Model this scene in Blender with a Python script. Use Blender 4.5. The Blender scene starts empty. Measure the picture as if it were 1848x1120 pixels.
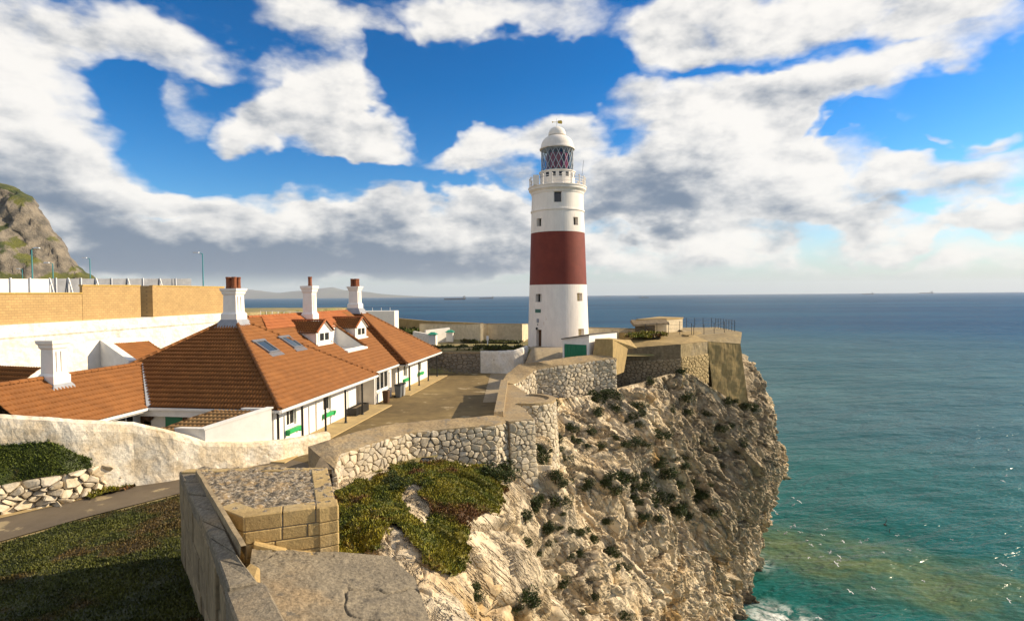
import bpy, bmesh, math, random
import numpy as np
from mathutils import Vector, Matrix, noise as mnoise
from mathutils.bvhtree import BVHTree
random.seed(11); RNG = np.random.default_rng(7)
SC = bpy.context.scene; COL = SC.collection
# ------------------------------------------------------------------ camera
EYE = 34.0                      # metres above the sea
FPX = 1027.0                    # focal length in photograph pixels (20 mm on 36 mm)
cam_d = bpy.data.cameras.new("camera"); CAM = bpy.data.objects.new("camera", cam_d); COL.objects.link(CAM)
cam_d.sensor_width = 36.0; cam_d.lens = FPX * 36.0 / 1848.0
cam_d.clip_start = 0.2; cam_d.clip_end = 120000.0
CAM.location = (0, 0, EYE)
CROT = Matrix.Rotation(math.radians(90 - 1.506), 3, 'X') @ Matrix.Rotation(math.radians(-0.49), 3, 'Z')
CAM.rotation_euler = CROT.to_euler()
SC.camera = CAM
def ray(px, py):
    d = CROT @ Vector(((px - 924) / FPX, -(py - 560) / FPX, -1.0)); return d
def at(px, py, depth):          # point seen at a pixel, `depth` metres forward (world +Y)
    d = ray(px, py); return Vector((0, 0, EYE)) + d * (depth / d.y)
def on(px, py, z):              # point seen at a pixel on the level z
    d = ray(px, py); return Vector((0, 0, EYE)) + d * ((z - EYE) / d.z)
# ------------------------------------------------------------------ sun, sky, exposure
SUN_AZ, SUN_EL = math.radians(79.5), math.radians(27)      # azimuth clockwise from +Y
SUND = Vector((math.sin(SUN_AZ) * math.cos(SUN_EL), math.cos(SUN_AZ) * math.cos(SUN_EL), math.sin(SUN_EL)))
sl = bpy.data.lights.new("sun", 'SUN'); sl.energy = 5.0; sl.angle = math.radians(0.5); sl.color = (1.0, 0.83, 0.60)
so = bpy.data.objects.new("sun", sl); COL.objects.link(so)
so.rotation_euler = (-SUND).to_track_quat('-Z', 'Y').to_euler(); so.location = (60, 20, 90)
SC.view_settings.view_transform = 'Standard'; SC.view_settings.look = 'None'
SC.view_settings.gamma = 1.0; SC.view_settings.use_curve_mapping = False
SC.view_settings.exposure = 0.64
SC.cycles.use_denoising = True
try: SC.cycles.denoiser = 'OPENIMAGEDENOISE'
except Exception: pass
SC.cycles.max_bounces = 6; SC.cycles.diffuse_bounces = 3; SC.cycles.glossy_bounces = 2
SC.cycles.transmission_bounces = 4; SC.cycles.volume_bounces = 0; SC.cycles.transparent_max_bounces = 6
SC.cycles.sample_clamp_indirect = 6.0
WORLD = bpy.data.worlds.new("World"); SC.world = WORLD; WORLD.use_nodes = True

class NT:                       # tiny node-graph helper
    def __init__(s, tree): s.t = tree; s.n = tree.nodes; s.l = tree.links
    def node(s, typ, **kw):
        n = s.n.new(typ)
        for k, v in kw.items():
            if k == 'ins':
                for a, b in v.items(): s.put(n.inputs[a], b)
            else: setattr(n, k, v)
        return n
    def put(s, sock, v):
        if isinstance(v, bpy.types.NodeSocket): s.l.new(v, sock)
        elif v is not None:
            if hasattr(sock, 'default_value') and not isinstance(v, (int, float)) and len(v) == 3 and sock.type == 'RGBA': v = (*v, 1)
            sock.default_value = v
    def m(s, op, a, b=None, c=None, clamp=False):
        n = s.n.new('ShaderNodeMath'); n.operation = op; n.use_clamp = clamp
        for i, v in enumerate((a, b, c)):
            if v is not None: s.put(n.inputs[i], v)
        return n.outputs[0]
    def v(s, op, a, b=None, scale=None):
        n = s.n.new('ShaderNodeVectorMath'); n.operation = op
        s.put(n.inputs[0], a)
        if b is not None: s.put(n.inputs[1], b)
        if scale is not None: s.put(n.inputs['Scale'], scale)
        return n.outputs['Value'] if op in ('LENGTH', 'DOT_PRODUCT', 'DISTANCE') else n.outputs[0]
    def mix(s, f, a, b, blend='MIX'):
        n = s.n.new('ShaderNodeMix'); n.data_type = 'RGBA'; n.blend_type = blend
        s.put(n.inputs[0], f); s.put(n.inputs[6], a); s.put(n.inputs[7], b); return n.outputs[2]
    def ramp(s, f, lo, hi, smooth=True, a=0.0, b=1.0):
        n = s.n.new('ShaderNodeMapRange'); n.interpolation_type = 'SMOOTHSTEP' if smooth else 'LINEAR'
        s.put(n.inputs[0], f); s.put(n.inputs[1], lo); s.put(n.inputs[2], hi); s.put(n.inputs[3], a); s.put(n.inputs[4], b)
        return n.outputs[0]
    def noise(s, vec, scale, detail=4, rough=.55, dist=0.0, color=False):
        n = s.n.new('ShaderNodeTexNoise'); s.put(n.inputs['Vector'], vec)
        s.put(n.inputs['Scale'], scale); n.inputs['Detail'].default_value = detail
        n.inputs['Roughness'].default_value = rough; n.inputs['Distortion'].default_value = dist
        return n.outputs['Color' if color else 'Fac']

# clouds: (px, py, rx, ry, amount, thickness) in photograph pixels, turned into azimuth / elevation of the sky
CLOUDS = [(585, 185, 150, 115, 1.0, 0), (670, 245, 110, 55, .8, 0), (432, 238, 62, 52, .85, 0), (500, 200, 80, 60, .35, 0),
          (0, 200, 270, 190, .95, .35), (280, 75, 240, 62, .75, .12), (110, 310, 300, 80, .8, .5), (0, 20, 160, 110, .35, .2), (330, 185, 75, 40, .45, 0),
          (380, 425, 560, 90, 1.15, .9), (820, 418, 330, 88, 1.1, .95), (250, 472, 420, 58, .9, 1.15), (700, 472, 420, 58, 1.0, 1.15), (920, 365, 90, 45, .5, .7),
          (870, 278, 125, 62, 1.05, .1), (1030, 258, 90, 62, .8, 0),
          (1290, 290, 215, 120, 1.1, .25), (1160, 350, 170, 85, .9, 1.3), (1470, 310, 190, 85, .8, .35), (1300, 395, 280, 50, .7, .75), (1400, 250, 120, 60, .4, 0),
          (1250, 170, 190, 45, .75, 0), (1500, 145, 230, 62, 1.0, 0), (1400, 195, 160, 26, .3, 0), (1600, 190, 90, 40, .5, 0),
          (1480, 20, 430, 62, .9, .1), (1750, 30, 200, 80, .8, .1), (1180, 70, 110, 55, .55, 0), (900, 25, 220, 62, .62, 0), (580, 20, 130, 45, .62, 0), (690, 60, 50, 35, .45, 0), (760, 20, 120, 40, .4, 0),
          (1720, 320, 210, 66, .9, .35), (1800, 232, 80, 32, .7, 0), (1705, 238, 30, 16, .6, 0), (1640, 415, 260, 34, .7, .2), (1230, 460, 300, 50, .75, .4), (1560, 385, 70, 26, .5, .6),
          (1700, 470, 300, 34, .6, .1), (1790, 395, 150, 50, .6, .15),
          # clear blue gaps
          (390, 300, 250, 45, -.5, 0), (220, 165, 90, 50, -.45, 0), (700, 130, 70, 120, -.7, 0), (930, 150, 190, 75, -.75, 0), (800, 335, 120, 22, -.4, 0), (620, 300, 160, 22, -.5, 0), (250, 385, 90, 14, -.6, 0),
          (775, 210, 50, 90, -.5, 0), (1790, 165, 90, 62, -.7, 0), (1110, 150, 40, 40, -.3, 0), (440, 130, 60, 40, -.4, 0), (1560, 235, 110, 18, -.55, 0), (1650, 262, 60, 22, -.3, 0), (1600, 440, 130, 16, -.4, 0), (1480, 430, 60, 40, -.4, 0)]
def build_world():
    N = NT(WORLD.node_tree); N.n.clear(); G = N
    tc = N.n.new('ShaderNodeTexCoord'); D = tc.outputs['Generated']
    warp = G.v('SUBTRACT', G.noise(G.v('MULTIPLY', D, (1, 1, 1.7)), 6.5, 4, .55, color=True), (.5, .5, .5))
    Dw = G.v('NORMALIZE', G.v('ADD', D, G.v('SCALE', warp, scale=.17)))
    sx = G.node('ShaderNodeSeparateXYZ', ins={0: Dw})
    az = G.m('MULTIPLY', G.m('ARCTAN2', sx.outputs[0], sx.outputs[1]), 57.2958)
    el = G.m('MULTIPLY', G.m('ARCSINE', sx.outputs[2]), 57.2958)
    P = G.node('ShaderNodeCombineXYZ', ins={0: az, 1: el}).outputs[0]
    dens = thick = grad = None
    for (px, py, rx, ry, wgt, th) in CLOUDS:
        d = ray(px, py).normalized(); a0 = math.degrees(math.atan2(d.x, d.y)); e0 = math.degrees(math.asin(d.z))
        c = math.cos(math.radians(a0)); ra = rx / FPX * 57.3 * c * c; re = ry / FPX * 57.3 * c
        n = N.n.new('ShaderNodeVectorMath'); n.operation = 'MULTIPLY_ADD'; N.l.new(P, n.inputs[0])
        n.inputs[1].default_value = (1 / ra, 1 / re, 0); n.inputs[2].default_value = (-a0 / ra, -e0 / re, 0)
        q = n.outputs[0]
        f = G.m('SUBTRACT', 1.0, G.v('DOT_PRODUCT', q, q), clamp=True)
        dens = G.m('MULTIPLY', f, wgt) if dens is None else G.m('MULTIPLY_ADD', f, wgt, dens)
        if th >= .5: thick = G.m('MULTIPLY', f, th) if thick is None else G.m('MULTIPLY_ADD', f, th, thick)
        if wgt >= .7:             # slope of the cloud body towards the sun (right and up)
            t = G.m('MULTIPLY', f, G.v('DOT_PRODUCT', q, (.55 * wgt, .85 * wgt, 0)))
            grad = t if grad is None else G.m('ADD', grad, t)
    Ds = G.v('MULTIPLY', D, (1, 1, 2.0))
    big = G.noise(Ds, 2.6, 1, .5)
    fine = G.noise(Ds, 9.0, 9, .57)
    tow = Vector((.75, .1, 1.1)).normalized() * .035
    fine1 = G.noise(G.v('ADD', Ds, tuple(tow)), 9.0, 7, .57)
    # the same broken cloud cover goes on round the rest of the sky
    front = G.m('MULTIPLY', G.ramp(az, 42, 62), 1.0); front = G.m('ADD', front, G.ramp(az, -42, -62)); front = G.m('ADD', front, G.ramp(el, 28, 42), clamp=True)
    dens = G.m('MULTIPLY_ADD', front, .42, dens)
    dens = G.m('MULTIPLY_ADD', G.m('SUBTRACT', big, .5), G.m('MULTIPLY_ADD', front, 1.0, .6), dens)
    dens = G.m('MULTIPLY_ADD', G.m('SUBTRACT', fine, .5), 1.12, dens)
    sky = N.n.new('ShaderNodeTexSky'); sky.sky_type = 'NISHITA'; sky.sun_disc = False
    sky.sun_elevation = SUN_EL; sky.sun_rotation = SUN_AZ
    sky.altitude = 40; sky.air_density = 1.0; sky.dust_density = .25; sky.ozone_density = 3.2
    gam = N.node('ShaderNodeGamma', ins={0: sky.outputs[0], 1: 1.35})
    hs = N.node('ShaderNodeHueSaturation', ins={'Color': gam.outputs[0], 'Saturation': 1.28, 'Value': .74})
    mask = N.ramp(dens, .07, .74)
    lit = G.m('MULTIPLY_ADD', G.m('SUBTRACT', fine, fine1), 2.3, G.m('MULTIPLY', grad, .55))
    k = N.m('SUBTRACT', N.m('MULTIPLY_ADD', lit, 1.0, .78), N.m('MULTIPLY', thick, N.ramp(dens, .25, 1.3, a=.22, b=.50)))
    k = N.ramp(k, -.28, 1.12)
    ccol = N.mix(k, (1.7, 2.2, 2.95), (8.9, 8.6, 8.1))
    sep = N.node('ShaderNodeSeparateXYZ', ins={0: D})
    low = N.ramp(sep.outputs[2], -.02, .17)                     # towards the horizon clouds thin out into pale air
    mask = N.m('MULTIPLY', mask, N.ramp(sep.outputs[2], .008, .045))
    pale = N.mix(N.m('MULTIPLY', N.m('SUBTRACT', 1.0, low), .92), hs.outputs[0], (4.6, 5.3, 5.6))
    col = N.mix(N.m('MULTIPLY', mask, .97), pale, ccol)
    bg = N.node('ShaderNodeBackground', ins={0: col, 1: .074})
    out = N.n.new('ShaderNodeOutputWorld'); N.l.new(bg.outputs[0], out.inputs[0])
build_world()
WORLD.cycles.sampling_method = 'MANUAL'; WORLD.cycles.sample_map_resolution = 128
# ------------------------------------------------------------------ object helpers
def tag(o, label=None, cat=None, group=None, kind=None):
    if label: o["label"] = label
    if cat: o["category"] = cat
    if group: o["group"] = group
    if kind: o["kind"] = kind
    return o
WL = {}
def empty(name, loc, label, cat, group=None):
    o = bpy.data.objects.new(name, None); COL.objects.link(o); o.location = loc; o.empty_display_size = .3
    WL[o.name] = Vector(loc); return tag(o, label, cat, group)
def link_mesh(name, me, mat, parent=None, wloc=None, smooth=False):
    o = bpy.data.objects.new(name, me); COL.objects.link(o)
    if mat is not None:
        for m in (mat if isinstance(mat, (list, tuple)) else [mat]): me.materials.append(m)
    if smooth: me.polygons.foreach_set('use_smooth', [True] * len(me.polygons))
    if parent is not None: o.parent = parent
    WL[o.name] = Vector(wloc) if wloc is not None else Vector((0, 0, 0))
    return o
class MB:
    """collects faces in world coordinates (optionally through a frame) and builds ONE mesh object"""
    def __init__(s, frame=None): s.v = []; s.f = []; s.mi = []; s.fr = frame; s.cur = 0
    def add(s, vs, fs):
        n = len(s.v)
        for p in vs:
            p = Vector(p); s.v.append(s.fr(p) if s.fr else p)
        for f in fs: s.f.append([i + n for i in f]); s.mi.append(s.cur)
        return s
    def box(s, lo, hi):
        x0, y0, z0 = lo; x1, y1, z1 = hi
        return s.add([(x0,y0,z0),(x1,y0,z0),(x1,y1,z0),(x0,y1,z0),(x0,y0,z1),(x1,y0,z1),(x1,y1,z1),(x0,y1,z1)],
                     [(0,3,2,1),(4,5,6,7),(0,1,5,4),(1,2,6,5),(2,3,7,6),(3,0,4,7)])
    def quad(s, a, b, c, d): return s.add([a, b, c, d], [(0, 1, 2, 3)])
    def prism(s, pts, z0, z1):          # plan polygon (ccw), z0/z1 floats or per-vertex lists
        n = len(pts); z0 = z0 if isinstance(z0, (list, tuple)) else [z0] * n; z1 = z1 if isinstance(z1, (list, tuple)) else [z1] * n
        vs = [(p[0], p[1], z) for p, z in zip(pts, z0)] + [(p[0], p[1], z) for p, z in zip(pts, z1)]
        return s.add(vs, [tuple(range(n - 1, -1, -1)), tuple(range(n, 2 * n))] + [(i, (i + 1) % n, (i + 1) % n + n, i + n) for i in range(n)])
    def hull8(s, lo4, hi4):             # lower ring of four, upper ring of four
        return s.add(list(lo4) + list(hi4), [(0,3,2,1),(4,5,6,7),(0,1,5,4),(1,2,6,5),(2,3,7,6),(3,0,4,7)])
    def tube(s, p0, p1, r0, r1=None, n=8, cap=True):
        p0 = Vector(p0); p1 = Vector(p1); r1 = r0 if r1 is None else r1
        d = (p1 - p0).normalized(); a = d.orthogonal().normalized(); b = d.cross(a)
        vs = []
        for p, r in ((p0, r0), (p1, r1)):
            for i in range(n):
                t = 2 * math.pi * i / n; vs.append(p + (a * math.cos(t) + b * math.sin(t)) * r)
        fs = [(i, (i + 1) % n, (i + 1) % n + n, i + n) for i in range(n)]
        if cap: fs += [tuple(range(n - 1, -1, -1)), tuple(range(n, 2 * n))]
        return s.add(vs, fs)
    def lathe(s, c, prof, n=48):        # prof: list of (r, z), closed with fans where r == 0 is approached
        vs = []; fs = []
        for r, z in prof:
            for i in range(n):
                t = 2 * math.pi * i / n; vs.append((c[0] + r * math.cos(t), c[1] + r * math.sin(t), c[2] + z))
        for k in range(len(prof) - 1):
            for i in range(n):
                j = (i + 1) % n; fs.append((k * n + i, k * n + j, (k + 1) * n + j, (k + 1) * n + i))
        fs.append(tuple(range(n - 1, -1, -1))); m = (len(prof) - 1) * n; fs.append(tuple(range(m, m + n)))
        return s.add(vs, fs)
    def grid(s, pts):                   # pts[i][j]
        n = len(pts); m = len(pts[0]); vs = [p for r in pts for p in r]
        return s.add(vs, [(i*m+j, (i+1)*m+j, (i+1)*m+j+1, i*m+j+1) for i in range(n-1) for j in range(m-1)])
    def build(s, name, mat, parent=None, smooth=False, bevel=0, merge=False):
        me = bpy.data.meshes.new(name)
        off = WL.get(parent.name, Vector((0, 0, 0))) if parent is not None else Vector((0, 0, 0))
        me.from_pydata([tuple(p - off) for p in s.v], [], s.f); 
        if merge or bevel:
            bm = bmesh.new(); bm.from_mesh(me); bmesh.ops.remove_doubles(bm, verts=bm.verts, dist=1e-4)
            if bevel: bmesh.ops.bevel(bm, geom=list(bm.edges), offset=bevel, segments=1, profile=.7, affect='EDGES')
            bmesh.ops.recalc_face_normals(bm, faces=bm.faces); bm.to_mesh(me); bm.free()
        elif isinstance(mat, (list, tuple)): me.polygons.foreach_set('material_index', s.mi)
        me.update()
        return link_mesh(name, me, mat, parent, off, smooth)
def np_mesh(name, V, F, mat, parent=None, smooth=False, attrs=None):
    """V (n,3), F (m,k) arrays -> one object"""
    off = WL.get(parent.name, Vector((0, 0, 0))) if parent is not None else Vector((0, 0, 0))
    V = np.asarray(V, dtype=np.float32) - np.array(off, dtype=np.float32); F = np.asarray(F, dtype=np.int32)
    me = bpy.data.meshes.new(name); k = F.shape[1]
    me.vertices.add(len(V)); me.vertices.foreach_set('co', V.ravel())
    me.loops.add(F.size); me.loops.foreach_set('vertex_index', F.ravel())
    me.polygons.add(len(F)); me.polygons.foreach_set('loop_start', np.arange(0, F.size, k, dtype=np.int32))
    me.polygons.foreach_set('loop_total', np.full(len(F), k, dtype=np.int32))
    if smooth: me.polygons.foreach_set('use_smooth', np.ones(len(F), dtype=bool))
    for an, arr in (attrs or {}).items():
        a = me.attributes.new(an, 'FLOAT', 'POINT'); a.data.foreach_set('value', np.asarray(arr, dtype=np.float32))
    me.update(); me.validate()
    return link_mesh(name, me, mat, parent, off)
def grid_faces(n, m):
    i = np.arange(n - 1)[:, None] * m + np.arange(m - 1)[None, :]
    return np.stack([i, i + m, i + m + 1, i + 1], -1).reshape(-1, 4)
# ------------------------------------------------------------------ noise in numpy
_PERM = np.random.default_rng(3).permutation(4096).astype(np.int64)
def _h(ix, iy, iz, s=0):
    return _PERM[(ix + _PERM[(iy + _PERM[(iz + s * 57) & 4095]) & 4095]) & 4095]
def vnoise(p, s=0):
    """smooth value noise in [-1,1] for (n,3) points"""
    i = np.floor(p).astype(np.int64); f = p - i; f = f * f * f * (f * (f * 6 - 15) + 10)
    r = 0
    for dx in (0, 1):
        wx = f[:, 0] if dx else 1 - f[:, 0]
        for dy in (0, 1):
            wy = wx * (f[:, 1] if dy else 1 - f[:, 1])
            for dz in (0, 1):
                wz = wy * (f[:, 2] if dz else 1 - f[:, 2])
                r = r + wz * _h(i[:, 0] + dx, i[:, 1] + dy, i[:, 2] + dz, s)
    return r / 2047.5 - 1
def fbm(p, o=4, s=0, g=.5, lac=2.03):
    a = 1; t = 0; n = 0
    for k in range(o): t = t + a * vnoise(p * lac ** k, s + k); n += a; a *= g
    return t / n
def ridged(p, o=4, s=0, g=.5):
    a = 1; t = 0; n = 0
    for k in range(o): t = t + a * (1 - np.abs(vnoise(p * 2.07 ** k, s + k))) ** 2; n += a; a *= g
    return t / n
def worley(p, s=0):
    """F1, F2, cell value"""
    i = np.floor(p).astype(np.int64); f1 = np.full(len(p), 9.); f2 = np.full(len(p), 9.); cid = np.zeros(len(p))
    for dx in (-1, 0, 1):
        for dy in (-1, 0, 1):
            for dz in (-1, 0, 1):
                c = i + (dx, dy, dz); h = _h(c[:, 0], c[:, 1], c[:, 2], s)
                q = c + np.stack([(h & 63) / 63., (h >> 6) / 63., _PERM[(h + 911) & 4095] / 4095.], -1)
                d = np.sqrt(((p - q) ** 2).sum(1)); b = d < f1
                f2 = np.where(b, f1, np.minimum(f2, d)); cid = np.where(b, h / 4095., cid); f1 = np.where(b, d, f1)
    return f1, f2, cid
def facets(p, s=0):
    """tilted plane per cell (angular rock faces) and distance to the crack between cells"""
    i = np.floor(p).astype(np.int64); f1 = np.full(len(p), 9.); f2 = np.full(len(p), 9.); h1 = np.zeros(len(p), np.int64); v = np.zeros_like(p)
    for dx in (-1, 0, 1):
        for dy in (-1, 0, 1):
            for dz in (-1, 0, 1):
                c = i + (dx, dy, dz); h = _h(c[:, 0], c[:, 1], c[:, 2], s)
                w = p - (c + np.stack([(h & 63) / 63., (h >> 6) / 63., _PERM[(h + 911) & 4095] / 4095.], -1))
                d = np.sqrt((w ** 2).sum(1)); b = d < f1
                f2 = np.where(b, f1, np.minimum(f2, d)); h1 = np.where(b, h, h1); v = np.where(b[:, None], w, v); f1 = np.where(b, d, f1)
    t = np.stack([_PERM[(h1 * 3 + 17) & 4095], _PERM[(h1 * 5 + 29) & 4095], _PERM[(h1 * 7 + 41) & 4095]], -1) / 2047.5 - 1
    return (v * t).sum(1) + (_PERM[(h1 * 11 + 5) & 4095] / 4095. - .5) * .8, f2 - f1
def sstep(a, b, x): t = np.clip((x - a) / (b - a), 0, 1); return t * t * (3 - 2 * t)
# ------------------------------------------------------------------ materials
MATS = {}
def mat(name, cols, scale=1.0, rough=.85, bump=.3, bscale=None, rnd=0.0, spots=None, dist=.02, detail=5, spec=.3, stretch=None, metal=0., lo=.32, hi=.68, vary=None):
    """cols: two or three base colours mixed by noise; rnd: brightness spread per object; spots: (colour, scale, threshold)"""
    if name in MATS: return MATS[name]
    m = bpy.data.materials.new(name); m.use_nodes = True; N = NT(m.node_tree); N.n.clear()
    geo = N.n.new('ShaderNodeNewGeometry'); P = geo.outputs['Position']
    if stretch: P = N.v('MULTIPLY', P, stretch)
    info = None
    if rnd:
        info = N.n.new('ShaderNodeObjectInfo')
        P = N.v('ADD', P, N.v('SCALE', (13.1, 7.7, 5.3), scale=info.outputs['Random']))
    c = cols[0]
    if len(cols) > 1: c = N.mix(N.ramp(N.noise(P, scale, detail, .6), lo, hi), cols[0], cols[1])
    if len(cols) > 2: c = N.mix(N.ramp(N.noise(P, scale * .37, 4, .6), .47, .72), c, cols[2])
    if vary: c = N.mix(N.ramp(N.noise(P, vary[1], 6, .7), .3, .7, a=1 - vary[0], b=1.0), (0, 0, 0), c)
    if spots: c = N.mix(N.ramp(N.noise(P, spots[1], 5, .65), spots[2], spots[2] + .07), c, spots[0])
    if rnd:
        w = N.n.new('ShaderNodeTexWhiteNoise'); w.noise_dimensions = '1D'; N.put(w.inputs['W'], info.outputs['Random'])
        c = N.mix(1.0, c, N.mix(w.outputs['Value'], (1 - rnd, 1 - rnd * 1.02, 1 - rnd * 1.08), (1 + rnd * .6, 1 + rnd * .55, 1 + rnd * .45)), 'MULTIPLY')
    b = N.n.new('ShaderNodeBsdfPrincipled'); N.put(b.inputs['Base Color'], c)
    b.inputs['Roughness'].default_value = rough; b.inputs['Specular IOR Level'].default_value = spec; b.inputs['Metallic'].default_value = metal
    if bump:
        bn = N.n.new('ShaderNodeBump'); bn.inputs['Strength'].default_value = bump; bn.inputs['Distance'].default_value = dist
        N.put(bn.inputs['Height'], N.noise(P, bscale or scale * 4, 6, .65)); N.l.new(bn.outputs[0], b.inputs['Normal'])
    o = N.n.new('ShaderNodeOutputMaterial'); N.l.new(b.outputs[0], o.inputs[0])
    MATS[name] = m; return m
def flat(name, col, rough=.5, spec=.4, metal=0., bump=.0): return mat(name, [col], 3, rough, bump, None, spec=spec, metal=metal)
M_WHITE = mat('white_paint', [(.82, .79, .73), (.77, .74, .68)], .6, .8, .15, 9, vary=(.10, 2.2))
M_LIME = mat('whitewashed_stone', [(.82, .79, .73), (.75, .69, .58)], .9, .9, .5, 4.2, spots=((.34, .25, .16), 1.9, .66), dist=.06, vary=(.22, 5.))
M_LIMEW = mat('weathered_whitewash', [(.84, .78, .65), (.72, .59, .40)], 1.1, .9, .7, 5.5, spots=((.44, .30, .15), 3.6, .63), dist=.06, vary=(.35, 6.))
M_TILE = mat('roof_tile', [(.240, .092, .022), (.205, .078, .019), (.265, .105, .027)], 1.1, .75, .25, 30, dist=.01, vary=(.20, 2.4))
M_TILEN = mat('new_roof_tile', [(.36, .118, .035), (.30, .095, .029)], 1.5, .75, .2, 30, dist=.01, vary=(.15, 2.))
M_TILEO = mat('old_clay_tile', [(.42, .25, .10), (.33, .18, .075)], 1.6, .85, .4, 16, vary=(.3, 3.))
M_STONE = mat('limestone', [(.66, .58, .44), (.56, .46, .31), (.50, .45, .37)], 2.4, .9, .8, 9, rnd=.2, dist=.035, vary=(.3, 7.))
M_MORTAR = mat('earth_mortar', [(.21, .16, .10), (.13, .10, .06)], 3, .95, .8, 12)
M_ASHLAR = mat('ashlar', [(.52, .375, .165), (.44, .31, .135), (.47, .37, .21)], 1.7, .9, .8, 16, rnd=.12, dist=.03, vary=(.28, 6.))
M_COPE = mat('cement_coping', [(.43, .315, .165), (.34, .25, .14), (.36, .295, .195)], .9, .92, .8, 9, spots=((.22, .18, .125), 1.6, .57), dist=.04, vary=(.42, 7.))
M_CONC = mat('old_concrete', [(.41, .295, .125), (.35, .25, .11), (.46, .33, .14)], .55, .92, .6, 6, spots=((.31, .23, .11), 1.3, .62), dist=.04, vary=(.35, 2.2), stretch=(1, 1, .55))
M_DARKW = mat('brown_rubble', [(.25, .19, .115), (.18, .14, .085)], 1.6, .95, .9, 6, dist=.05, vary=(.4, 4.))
M_ASPH = mat('worn_asphalt', [(.215, .150, .060), (.155, .110, .046), (.28, .20, .082)], .30, .92, .4, 14, spots=((.33, .26, .15), .55, .60), dist=.015, vary=(.36, 1.1))
M_ROAD = mat('road_asphalt', [(.17, .132, .085), (.13, .102, .07)], .5, .9, .4, 14, spots=((.32, .25, .14), .7, .58), dist=.015, vary=(.25, 2.))
M_SAND = mat('sandy_paving', [(.50, .37, .17), (.42, .31, .15)], 1.1, .9, .3, 9, vary=(.2, 2.))
M_EARTH = mat('dry_earth', [(.34, .26, .12), (.20, .20, .07), (.40, .31, .16)], .35, .95, .8, 3, dist=.08, vary=(.3, 2.))
M_RED = mat('red_band_paint', [(.190, .036, .022), (.160, .030, .019)], .8, .7, .35, 7, vary=(.15, 2.))
M_GLASSD = flat('dark_window_glass', (.015, .018, .02), .08, .6)
M_GREEN = flat('green_paint', (.02, .36, .10), .45); M_GREEND = flat('dark_green_paint', (.0, .16, .075), .5)
M_BLACK = flat('black_metal', (.012, .012, .012), .45); M_GREY = flat('grey_metal', (.20, .20, .21), .45, metal=.3)
M_LEAD = mat('lead_flashing', [(.30, .31, .33), (.24, .25, .27)], 2, .6, .3, 12)
M_POT = mat('terracotta_pot', [(.26, .085, .035), (.14, .055, .03)], 3, .85, .4, 15)
M_WOOD = flat('brown_wood', (.09, .045, .02), .7)
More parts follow.
